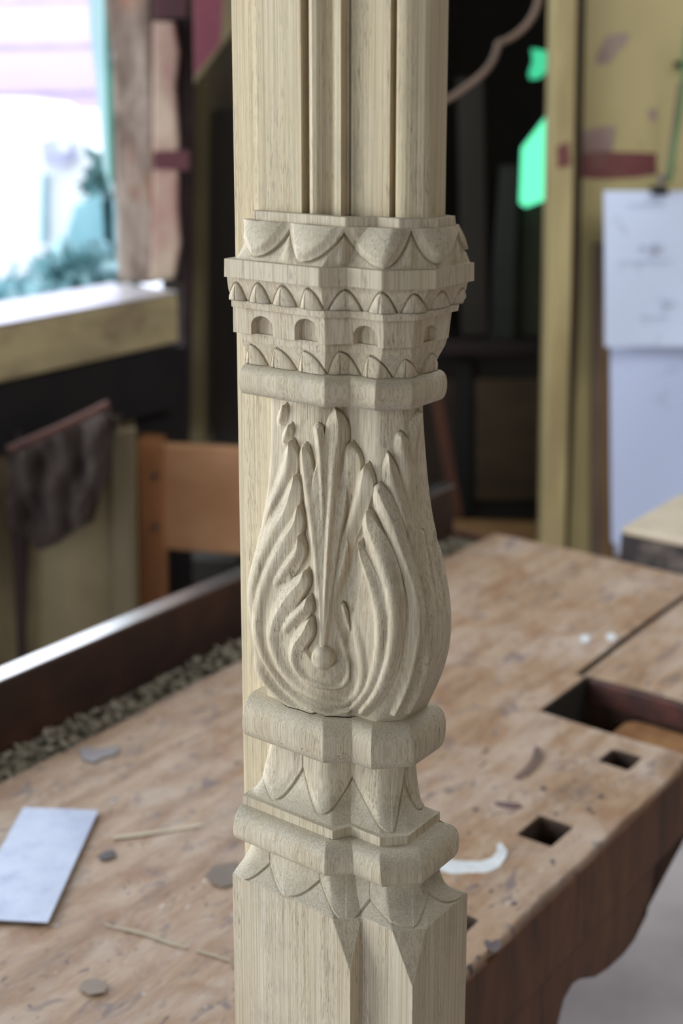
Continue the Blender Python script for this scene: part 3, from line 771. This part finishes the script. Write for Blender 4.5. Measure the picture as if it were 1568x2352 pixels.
# back wall behind the left part of the room, and the dark recess
wl2 = prism('wall_left_return', [at(425, -900, YB), at(545, -900, YB), Vector((at(545, 900, YB).x, YB, 0)), Vector((at(415, 900, YB).x, YB, 0))], (0, .05, 0), OLIVE); tag(wl2, kind='structure')
wfar = box('wall_far', (-.40, 4.7, 0), (3.0, 4.76, 2.62), DARK); tag(wfar, kind='structure')
WHT = plain('brown boarded wall', (96, 88, 76), 0.85)  # unseen walls, put in so that daylight enters only from the left
wr_ = box('wall_right', (3.0, -2.6, 0), (3.06, 4.7, 2.62), WHT); tag(wr_, kind='structure')
wf_ = box('wall_front', (-2.9, -2.66, 0), (3.0, -2.6, 2.62), WHT); tag(wf_, kind='structure')
wlb = uvbox('wall_left', -1.80, -1.74, -4.2, -1.95, 0, 2.62, WHT); tag(wlb, kind='structure')
wi_ = box('wall_inner', (-.45, 3.42, 0), (-.40, 4.7, 2.62), DARK); tag(wi_, kind='structure')

# left wall below and beyond the opening
wlow = uvbox('wall_left_lower', -1.60, -1.56, -.2, 1.34, 0, .93, CREAM); tag(wlow, kind='structure')
def sill_mat():
    m, nt, b = newmat('sill beam paint')
    b.inputs['Roughness'].default_value = 0.6
    c = ramp(nt, noise(nt, coords(nt, (6, 6, 14)), 1, 5, 0.6), [(0.35, s2l((206, 190, 146))), (0.6, s2l((160, 142, 112))), (0.8, s2l((112, 88, 80)))])
    nt.links.new(c, b.inputs['Base Color']); return m
sill = empty('window_sill_beam', UVZ(-1.63, .8, .93), 0, 'thick yellowish timber sill beam running under the bright window opening', 'sill beam')
def rel(o, pts): return [p - o.location for p in pts]
prism('beam', rel(sill, [UVZ(-1.74, -.3, .931), UVZ(-1.53, -.3, .931), UVZ(-1.535, 1.46, .944), UVZ(-1.74, 1.46, .944)]), (0, 0, .108), sill_mat(), sill, .008)
prism('sill_cap', rel(sill, [UVZ(-1.742, -.3, 1.040), UVZ(-1.531, -.3, 1.040), UVZ(-1.536, 1.458, 1.0525), UVZ(-1.742, 1.458, 1.0525)]), (0, 0, .004), plain('glossy sill top with painted glare', (232, 228, 232), 0.3, 0.4, (214, 208, 214), (10, 10, 10)), sill)  # near-white colour stands in for daylight reflected off the sill

# rough timber post beside the opening
def rough_mat():
    m, nt, b = newmat('rough old timber')
    b.inputs['Roughness'].default_value = 0.85
    c = ramp(nt, noise(nt, coords(nt, (15, 15, 6)), 1, 6, 0.7, 0.5), [(0.3, s2l((96, 78, 68))), (0.48, s2l((142, 124, 112))), (0.68, s2l((178, 164, 150)))])
    f = noise(nt, coords(nt, (9, 9, 7)), 1, 3)
    c = mixc(nt, ramp(nt, f, [(0.55, W0), (0.68, (0.8, 0.8, 0.8, 1))]), c, s2l((158, 104, 78)))
    nt.links.new(c, b.inputs['Base Color']); bump(nt, b, noise(nt, coords(nt, (20, 20, 7)), 1, 4), 0.8, 0.02); return m
YP = 3.07
tp = empty('timber_post', at(340, 655, YP), 0, 'rough weathered grey timber post at the right side of the window opening', 'timber post')
def part_board(name, pts, Y, th, mat, par, bev=0.0):
    o = board(name, pts, Y, th, mat, None, bev); o.parent = par; o.matrix_parent_inverse = Matrix.Translation(par.location).inverted(); return o
part_board('post_body', [(236, -400), (240, 0), (246, 60), (256, 130), (258, 230), (262, 330), (264, 430), (266, 540), (270, 652), (352, 652), (352, 420), (348, 200), (345, 0), (345, -400)], YP, .12, rough_mat(), tp, .008)
pkm = plain('peeling pink and cream paint', (186, 164, 144), 0.75, 0, (158, 118, 108), (9, 9, 4), 0.42, 0.6)
part_board('painted_facing', [(350, 48), (400, 50), (412, 120), (402, 200), (410, 330), (408, 470), (414, 560), (400, 640), (345, 652), (350, 420)], YP - .012, .03, pkm, tp, .006)
MAR = plain('dark maroon boards', (84, 36, 42), 0.6, 0, (60, 30, 34), (9, 9, 3))
part_board('maroon_band', [(340, -400), (440, -400), (432, 40), (350, 48)], YP - .008, .03, MAR, tp, .004)
part_board('maroon_band', [(352, 348), (436, 345), (434, 392), (352, 388)], YP - .016, .01, MAR, tp)
dkm = plain('dark jamb wood', (52, 34, 36), 0.7, 0, (86, 70, 66), (14, 14, 5), 0.5, 0.7)
jb = board('door_jamb', [(400, 52), (436, 40), (440, 200), (436, 660), (430, 1010), (330, 1010), (415, 800), (416, 670), (398, 640), (408, 330)], YP + .03, .08, dkm, None, .004)
tag(jb, 'dark maroon-brown jamb board between the timber post and the olive boards', 'jamb board')

# maroon hanging board with a pale edge
mb = empty('hanging_board', at(480, 100, 2.95), 0, 'maroon painted board with a yellowish edge hanging high behind the post', 'board')
part_board('panel', [(440, -300), (520, -300), (518, 60), (505, 104), (446, 178)], 2.95, .02, plain('maroon paint', (118, 54, 68), 0.55, 0, (104, 46, 58), (6, 6, 6)), mb, .002)
part_board('edge_strip', [(518, -300), (545, -300), (545, 60), (446, 196), (446, 176), (505, 103), (510, 60)], 2.945, .03, plain('yellowish edge wood', (112, 98, 66), 0.7), mb, .002)
# olive post
op = board('wall_post', [(438, 200), (478, 160), (474, 620), (472, 1020), (424, 1020), (430, 620)], 3.2, .08, OLIVE2, None, .004)
tag(op, 'olive-yellow upright post against the back wall left of the carved post', 'post')
dp = board('dark_board', [(492, 250), (545, 250), (545, 1020), (488, 1020), (490, 700)], 3.24, .05, DARK, None, .003)
tag(dp, 'dark narrow board on the back wall next to the carved post', 'board')

# lower left: painted shade, cloth and stacked sheets
blk_ = plain('painted shade black', (24, 21, 24), 0.9, 0, (34, 28, 28), (6, 6, 6))  # near-black colour painting the shade below the sill
dk = uvbox('under_sill_shade', -1.575, -1.545, -.2, 1.46, .80, .935, blk_); tag(dk, 'near-black sheet standing in for the shade under the sill beam', 'board')
lean = plain('olive plywood', (156, 142, 108), 0.75, 0, (122, 106, 80), (4, 4, 2), 0.42, 0.66)
s1 = empty('plywood_sheet', at(200, 1500, 2.62), 0, 'pale olive plywood panel leaning below the window sill', 'panel')
part_board('panel', [(40, 1110), (120, 1010), (310, 985), (318, 1640), (40, 1640)], 2.62, .02, lean, s1, .003)
part_board('end_strip', [(255, 1000), (300, 990), (312, 1640), (262, 1640)], 2.605, .012, plain('paler plywood strip', (128, 116, 90), 0.7, 0, (112, 100, 76), (5, 5, 2)), s1, .002)
s2 = board('upright_board', [(14, 980), (52, 1000), (58, 1250), (54, 1640), (18, 1640), (24, 1300)], 2.58, .03, plain('dark red-brown board', (58, 36, 34), 0.7, 0, (40, 30, 32), (12, 12, 3)), None, .003)
tag(s2, 'dark red-brown upright board at the left edge below the sill', 'board')
s3 = board('upright_board', [(-90, 980), (10, 985), (20, 1640), (-90, 1640)], 2.6, .03, plain('tan brown board', (110, 92, 66), 0.7, 0, (86, 70, 50), (12, 12, 3)), None, .003)
tag(s3, 'tan board standing at the far left edge beside the dark upright', 'board')
rr = tube('copper_pipe', [at(18, 1034, 2.40), at(90, 1003, 2.42), at(170, 968, 2.44), at(250, 928, 2.46)], .008, plain('dull reddish pipe', (96, 58, 48), 0.5))
tag(rr, 'thin dull red pipe slanting under the sill beam', 'pipe')
dbd = uvbox('corner_shade', -1.60, -1.58, 1.345, 1.53, 0, .92, blk_); tag(dbd, 'near-black sheet painting the shadowed corner below the end of the sill beam', 'board')  # sheet added to close a gap and darken the corner
# crumpled cloth hanging
def cloth(name, outline_fn, nx, ny, Y, mat, amp=.02, seed=1):
    rn = random.Random(seed); ph = [rn.uniform(0, 6.28) for _ in range(8)]
    v, f = [], []
    for s_ in (0, 1):
        for j in range(ny + 1):
            for i in range(nx + 1):
                a, b_ = i / nx, j / ny
                p = at(*outline_fn(a, b_), Y)
                d = amp * (math.sin(a * 17 + ph[0] + b_ * 3) + .6 * math.sin(a * 31 + ph[1] - b_ * 6) + .5 * math.sin(b_ * 13 + ph[2] + a * 7)) 
                v.append((p.x, p.y + d + s_ * .006, p.z))
    k = (nx + 1) * (ny + 1)
    for j in range(ny):
        for i in range(nx):
            q = j * (nx + 1) + i
            f.append((q, q + 1, q + nx + 2, q + nx + 1)); f.append((k + q, k + q + nx + 1, k + q + nx + 2, k + q + 1))
    for i in range(nx):
        f.append((i, k + i, k + i + 1, i + 1)); q = ny * (nx + 1) + i; f.append((q, q + 1, k + q + 1, k + q))
    for j in range(ny):
        q = j * (nx + 1); f.append((q, q + nx + 1, k + q + nx + 1, k + q)); q += nx; f.append((q, k + q, k + q + nx + 1, q + nx + 1))
    return mesh_obj(name, v, f, mat, None, True)
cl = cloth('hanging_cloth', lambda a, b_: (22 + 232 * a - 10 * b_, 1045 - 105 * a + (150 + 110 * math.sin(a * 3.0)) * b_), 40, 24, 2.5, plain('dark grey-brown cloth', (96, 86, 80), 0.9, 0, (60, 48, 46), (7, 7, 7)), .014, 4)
tag(cl, 'crumpled dark grey-brown cloth hanging under the window sill', 'cloth')
cl2 = cloth('hanging_cloth', lambda a, b_: (215 + 60 * a - 62 * b_, 955 + 250 * b_), 14, 30, 2.585, plain('brown strap cloth', (84, 70, 60), 0.9, 0, (54, 42, 38), (7, 7, 7)), .012, 9)
tag(cl2, 'narrow brown fold of cloth hanging slanted right of the crumpled cloth', 'cloth')

# wooden frame stool behind
ORG = plain('orange-brown pine', (190, 142, 102), 0.6, 0, (170, 122, 82), (5, 5, 9))
ORG2 = plain('darker orange pine', (164, 110, 68), 0.6, 0, (144, 94, 56), (14, 14, 3))
st = empty('wooden_trestle', Vector((at(430, 1300, 2.75).x, 2.75, 0)), 0, 'orange-brown wooden trestle with a broad top board behind the bench rail', 'trestle')
part_board('top_board', [(372, 1022), (700, 1040), (700, 1284), (372, 1262)], 2.76, .03, ORG, st, .004)
LG_ = part_board('leg', [(314, 1014), (372, 1018), (378, 1260), (376, 1760), (322, 1760), (318, 1240)], 2.75, .07, ORG2, st, .004)
part_board('leg', [(690, 1040), (735, 1042), (735, 1760), (690, 1760)], 2.75, .07, ORG2, st, .004)
scr = plain('grey screw heads', (120, 112, 100), 0.5, 0.5)
for py in (1092, 1210):
    c = at(358, py, 2.748); pts = [Vector((c.x + .007 * math.cos(a * math.pi / 6), c.y, c.z + .007 * math.sin(a * math.pi / 6))) for a in range(12)]
    o = prism('screw', pts, (0, -.004, 0), scr); o.parent = LG_
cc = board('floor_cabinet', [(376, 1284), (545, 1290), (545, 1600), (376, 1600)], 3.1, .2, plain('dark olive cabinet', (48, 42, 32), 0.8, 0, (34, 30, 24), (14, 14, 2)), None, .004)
tag(cc, 'dark olive low cabinet in shadow below the trestle', 'cabinet')

# ------------------------------------------------------------------ right side: frame, recess and papers
FRM = plain('yellow-brown frame paint', (186, 168, 120), 0.65, 0, (160, 142, 98), (18, 18, 2.5))
dfm = empty('door_frame', Vector((at(1280, 900, 3.2).x, 3.2, 0)), 0, 'tall yellow-brown painted door frame at the edge of the dark recess', 'door frame')
part_board('frame_post', [(1270, -600), (1330, -600), (1326, 0), (1312, 700), (1298, 1260), (1292, 1620), (1238, 1620), (1246, 1240), (1258, 600), (1270, 0)], 3.22, .09, FRM, dfm, .006)
part_board('gap_strip', [(1322, -600), (1352, -600), (1345, 0), (1330, 700), (1306, 1260), (1300, 1620), (1284, 1620), (1290, 1240), (1308, 600), (1320, 0)], 3.27, .05, plain('dark brown gap', (66, 50, 34), 0.8), dfm)
part_board('maroon_mark', [(1278, 335), (1306, 325), (1310, 380), (1280, 388)], 3.2185, .0014, maroon, dfm)
pp = board('wall_plank', [(1384, 700), (1404, 790), (1404, 1600), (1384, 1600)], YB - .03, .028, plain('orange-brown plank', (150, 116, 78), 0.7, 0, (124, 92, 62), (14, 14, 2)), None, .003)
tag(pp, 'narrow orange-brown plank on the yellow wall beside the papers', 'plank')
pp = board('wall_plank', [(1362, 560), (1384, 560), (1384, 1600), (1356, 1600)], YB - .02, .018, plain('grey-pink plank', (126, 106, 88), 0.7, 0, (104, 84, 72), (14, 14, 2)), None, .003)
tag(pp, 'grey-pink weathered strip on the yellow wall left of the orange plank', 'plank')

# recess contents
RX0, RX1 = 990, 1262
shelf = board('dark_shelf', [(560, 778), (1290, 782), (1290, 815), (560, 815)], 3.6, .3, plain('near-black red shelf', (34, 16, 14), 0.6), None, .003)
tag(shelf, 'near-black shelf edge crossing the dark recess', 'shelf')
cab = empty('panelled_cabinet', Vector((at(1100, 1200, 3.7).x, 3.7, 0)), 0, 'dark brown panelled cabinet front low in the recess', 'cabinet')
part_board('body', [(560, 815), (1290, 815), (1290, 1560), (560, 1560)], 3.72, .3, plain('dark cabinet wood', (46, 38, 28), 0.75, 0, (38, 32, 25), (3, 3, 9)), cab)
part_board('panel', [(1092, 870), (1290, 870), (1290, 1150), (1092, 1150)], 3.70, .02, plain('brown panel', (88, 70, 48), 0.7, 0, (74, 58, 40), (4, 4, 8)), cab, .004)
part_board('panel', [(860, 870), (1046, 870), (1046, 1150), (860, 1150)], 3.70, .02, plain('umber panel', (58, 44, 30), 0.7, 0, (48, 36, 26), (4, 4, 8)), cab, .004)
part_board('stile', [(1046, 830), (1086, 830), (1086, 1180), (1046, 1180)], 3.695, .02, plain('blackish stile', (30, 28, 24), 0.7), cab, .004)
tb = board('pine_board', [(700, 1190), (1256, 1205), (1256, 1470), (700, 1470)], 3.35, .03, plain('warm pine board', (128, 98, 58), 0.65, 0, (112, 82, 46), (5, 5, 9)), None, .003)
tag(tb, 'warm brown pine board low behind the far end of the workbench', 'board')
rs = board('leaning_stick', [(985, 880), (1010, 880), (1068, 1210), (1040, 1210)], 3.4, .02, plain('red-brown stick', (88, 48, 28), 0.6, 0, (70, 38, 24), (9, 9, 3)), None, .003)
tag(rs, 'thin red-brown stick leaning diagonally in the recess', 'stick')
bp = board('green_sheet', [(1150, 380), (1190, 380), (1180, 779), (1120, 779)], 3.62, .015, plain('dark grey-green sheet', (44, 48, 42), 0.5), None, .002)
tag(bp, 'dark grey-green narrow sheet leaning upright in the recess', 'sheet')
bp = board('green_sheet', [(1200, 470), (1262, 460), (1250, 779), (1176, 779)], 3.66, .015, plain('olive-green sheet', (56, 58, 42), 0.5), None, .002)
tag(bp, 'olive-green wider sheet leaning behind the door frame', 'sheet')
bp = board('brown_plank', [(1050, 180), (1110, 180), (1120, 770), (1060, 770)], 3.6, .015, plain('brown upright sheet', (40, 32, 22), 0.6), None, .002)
tag(bp, 'dark brown upright board in the recess beneath the hoop', 'board')
# green glass reflections, painted as glowing sheets
def glow(name, c, e):
    m, nt, b = newmat(name); b.inputs['Base Color'].default_value = s2l(c); b.inputs['Roughness'].default_value = 0.4
    b.inputs['Emission Color'].default_value = s2l(c); b.inputs['Emission Strength'].default_value = e; return m
GP = glow('green glass reflection', (110, 250, 190), 1.0)
g1 = board('green_reflection_1', [(1272, 244), (1290, 232), (1290, 440), (1262, 456), (1206, 476), (1193, 466), (1198, 340), (1212, 322)], 3.62, .006, GP); tag(g1, kind='structure')
g2 = board('green_reflection_2', [(1220, 112), (1290, 122), (1290, 132), (1238, 180), (1218, 182), (1214, 170), (1224, 140)], 3.62, .006, glow('green glass reflection, dimmer', (70, 205, 150), .8)); tag(g2, kind='structure')
CANE = plain('pale brown cane', (120, 98, 82), 0.6)
hoop = tube('cane_hoop', [at(*p, 3.0) for p in ((860, 275), (960, 262), (1028, 230), (1088, 188), (1126, 152), (1141, 116), (1143, 98), (1158, 95), (1195, 74), (1226, 36), (1240, -10), (1244, -80), (1225, -200), (1150, -300))], .007, CANE)
tag(hoop, 'pale brown curved cane hanging across the top of the dark recess', 'cane')

# papers on a clip
def paper_mat(name, seed, c=(222, 232, 255)):
    m, nt, b = newmat(name); b.inputs['Roughness'].default_value = 0.9; b.inputs['Specular IOR Level'].default_value = 0.1
    v = coords(nt, (10, 10, 10)); v2 = N(nt, 'ShaderNodeVectorMath', operation='ADD'); v2.inputs[1].default_value = (seed, seed, seed); nt.links.new(v, v2.inputs[0])
    f = noise(nt, v2.outputs[0], 1, 5, 0.7, 0.6)
    nt.links.new(ramp(nt, f, [(0.60, s2l(c)), (0.74, s2l(tuple(int(x * .82) for x in c)))]), b.inputs['Base Color'])
    return m
def paper(name, x0, x1, y0, y1, Y, mat, curl, label):
    nx, ny = 16, 24; v, f = [], []
    for s_ in (0, 1):
        for j in range(ny + 1):
            for i in range(nx + 1):
                a, b_ = i / nx, j / ny
                p = at(x0 + (x1 - x0) * a, y0 + (y1 - y0) * b_, Y)
                v.append((p.x, p.y - curl * (b_ ** 3) * .5 - .006 * math.sin(a * 5 + b_ * 3) + s_ * .0006, p.z))
    k = (nx + 1) * (ny + 1)
    for j in range(ny):
        for i in range(nx):
            q = j * (nx + 1) + i
            f.append((q, q + 1, q + nx + 2, q + nx + 1)); f.append((k + q, k + q + nx + 1, k + q + nx + 2, k + q + 1))
    return tag(mesh_obj(name, v, f, mat, None, True), label, 'paper')
pa = paper('paper_sheet', 1400, 1790, 775, 1240, YB - .06, paper_mat('lower paper', 3, (212, 222, 252)), .05, 'large blank bluish-white paper sheet, lower of the sheets on the yellow wall')
pc = paper('paper_sheet', 1412, 1600, 1236, 1275, YB - .055, paper_mat('lowest paper', 9, (226, 230, 252)), .0, 'bottom sliver of paper showing below the large lower sheet')
pb = paper('paper_sheet', 1386, 1760, 438, 795, YB - .10, paper_mat('upper paper', 5), .02, 'bluish-white sheet with faint drawings hanging from the black clip')
SK = plain('pencil drawing', (190, 194, 212), 0.9)
def mark(pts, par):
    o = board('drawn_mark', pts, YB - .1145, .001, SK); o.parent = par; return o
def sq(x, y, w, h): return [(x, y), (x + w, y), (x + w, y + h), (x, y + h)]
for q in (sq(1496, 560, 14, 26), sq(1468, 566, 16, 5), sq(1472, 574, 10, 3), sq(1420, 600, 120, 2), sq(1516, 690, 24, 5), sq(1524, 700, 16, 8), sq(1470, 728, 70, 2), sq(1440, 470, 90, 2)):
    mark(q, pb)
clip = empty('bulldog_clip', at(1518, 436, YB - .12), 0, 'small black bulldog clip holding the papers on the wall', 'clip')
BLKM = plain('black enamel', (26, 26, 28), 0.35, 0.4)
part_board('jaw', [(1502, 430), (1534, 430), (1536, 448), (1500, 448)], YB - .135, .05, BLKM, clip, .003)
part_board('handle', [(1510, 402), (1526, 402), (1522, 430), (1514, 430)], YB - .115, .004, plain('steel wire', (140, 140, 150), 0.4, 0.8), clip, .001)
gs = tube('green_string', [at(1580, 60, YB - .08), at(1570, 180, YB - .08), at(1560, 260, YB - .09), at(1546, 340, YB - .09), at(1536, 420, YB - .1)], .006, plain('green cord', (84, 132, 84), 0.7))
tag(gs, 'green cord running down the yellow wall to the black clip', 'cord')
gs = tube('pink_string', [at(1558, 190, YB - .05), at(1544, 300, YB - .05), at(1528, 420, YB - .05)], .004, plain('pinkish cord', (170, 130, 116), 0.7))
tag(gs, 'thin pinkish cord beside the green cord on the yellow wall', 'cord')
nl = board('wall_hook', [(1552, 142), (1575, 138), (1575, 154), (1558, 156)], YB - .03, .03, BLKM, None, .002)
tag(nl, 'small dark hook at the upper right edge of the yellow wall', 'hook')

# ------------------------------------------------------------------ outside the window
YO = 8.0
lil = board('neighbour_wall', [(-1500, -260), (700, -260), (700, 900), (-1500, 900)], YO, .2, plain('lilac cladding', (206, 186, 216), 0.7, 0, (202, 182, 214), (2, 2, 2)))
tag(lil, 'pale lilac building wall with horizontal joints seen through the window', 'wall')
jm = plain('cladding joint', (180, 166, 204), 0.7)
for y in (-230, -120, 0, 104, 212, 330):
    o = board('joint', [(-1500, y + 28), (700, y - 12), (700, y - 6), (-1500, y + 34)], YO - .012, .012, jm); o.parent = lil
gfl = tag(box('outdoor_ground', (-14, 3.0, -.3), (-1.9, 16, -.22), plain('pale paving', (226, 226, 226), 0.8)), 'bright paved ground outside the window', 'ground')
cy = board('window_frame', [(200, -400), (232, -400), (238, 0), (250, 150), (256, 300), (262, 460), (236, 380), (222, 200), (205, 60)], 3.35, .05, plain('pale cyan frame', (206, 236, 242), 0.5, 0, (196, 230, 236), (3, 3, 3)))
tag(cy, 'pale cyan window frame strip left of the timber post', 'window frame')
cg = board('window_frame_edge', [(233, -400), (241, -400), (246, 60), (258, 180), (260, 420), (252, 420), (244, 220), (240, 90)], 3.33, .02, plain('green seal', (70, 150, 130), 0.5))
tag(cg, 'thin green strip along the cyan window frame', 'strip')
# white vehicle
WV = plain('white vehicle paint', (246, 248, 250), 0.35, 0, (242, 246, 250), (1, 1, 1))
van = empty('white_vehicle', Vector((at(100, 500, 6.0).x, 6.2, 0)), 0, 'overexposed white rounded vehicle parked outside the window', 'vehicle')
part_board('body', [(-700, 225), (-100, 235), (0, 250), (30, 268), (150, 270), (190, 300), (236, 345), (258, 410), (300, 640), (320, 1100), (-700, 1100)], 6.0, 1.6, WV, van, .12)
TEAL = plain('teal glass', (150, 196, 206), 0.1, 0, (120, 168, 176), (3, 3, 3))
part_board('windscreen', [(170, 470), (262, 440), (290, 640), (120, 660)], 5.96, .03, TEAL, van, .01)
part_board('side_window', [(96, 400), (106, 400), (104, 560), (92, 560)], 5.96, .03, TEAL, van, .005)
MR_ = part_board('mirror', [(88, 325), (120, 312), (160, 318), (178, 340), (168, 368), (140, 384), (100, 376)], 5.94, .05, plain('grey-violet mirror', (176, 176, 204), 0.3, 0, (200, 204, 226), (8, 8, 8)), van, .01)
MG_ = part_board('mirror_glass', [(136, 328), (156, 326), (160, 346), (140, 350)], 5.92, .02, WV, van, .004); MG_.parent = MR_; MG_.matrix_parent_inverse = Matrix.Identity(4)
wp = tube('wiper_arm', [at(0, 694, 5.9), at(80, 645, 5.88), at(140, 600, 5.88), at(200, 585, 5.88), at(262, 560, 5.9)], .02, plain('dark teal rubber', (70, 112, 122), 0.5))
wp.parent = van; wp.matrix_parent_inverse = Matrix.Translation(van.location).inverted()
# leafy plants at the right of the vehicle
def shrub(name, px, py, rx, ry, Y, n, mat, label, seed):
    rn = random.Random(seed); v, f = [], []
    for i in range(n):
        a = rn.uniform(0, 6.28); r = math.sqrt(rn.random()); p = at(px + rx * r * math.cos(a), py + ry * r * math.sin(a), Y) + Vector((0, rn.uniform(-.12, .12), 0))
        d = Vector((rn.uniform(-1, 1), rn.uniform(-1, 1), rn.uniform(-.6, 1))).normalized(); s = d.cross(Vector((rn.uniform(-1, 1), rn.uniform(-1, 1), .3))).normalized()
        L_ = rn.uniform(.05, .1); k = len(v)
        v += [p, p + d * L_ * .5 + s * L_ * .22, p + d * L_, p + d * L_ * .5 - s * L_ * .22]; f.append((k, k + 1, k + 2, k + 3))
    # stems so the leaves belong to a plant
    base = Vector((at(px, py, Y).x, Y, -.22))
    for i in range(6):
        a = i / 6 * 6.28; q = at(px + rx * .6 * math.cos(a), py - abs(ry * .4 * math.sin(a)), Y); k = len(v)
        v += [base + Vector((.01, 0, 0)), base - Vector((.01, 0, 0)), q - Vector((.006, 0, 0)), q + Vector((.006, 0, 0))]; f.append((k, k + 1, k + 2, k + 3))
    me = bpy.data.meshes.new(name); me.from_pydata([tuple(x) for x in v], [], f); me.materials.append(mat)
    o = bpy.data.objects.new(name, me); COL.objects.link(o); return tag(o, label, 'shrub')
shrub('shrub', 244, 405, 14, 42, 4.6, 160, plain('dark green leaves', (52, 92, 84), 0.5, 0, (120, 170, 176), (6, 6, 6)), 'dark green leafy shrub outside just left of the timber post', 2)
shrub('shrub', 190, 640, 90, 60, 4.4, 420, plain('blue-green leaves', (110, 158, 162), 0.5, 0, (190, 226, 232), (7, 7, 7)), 'pale blue-green leafy plant outside above the sill beam', 5)
shrub('shrub', 30, 690, 60, 40, 5.0, 200, plain('teal leaves', (96, 150, 158), 0.5, 0, (190, 226, 232), (7, 7, 7)), 'small teal plant outside at the left end of the sill', 8)
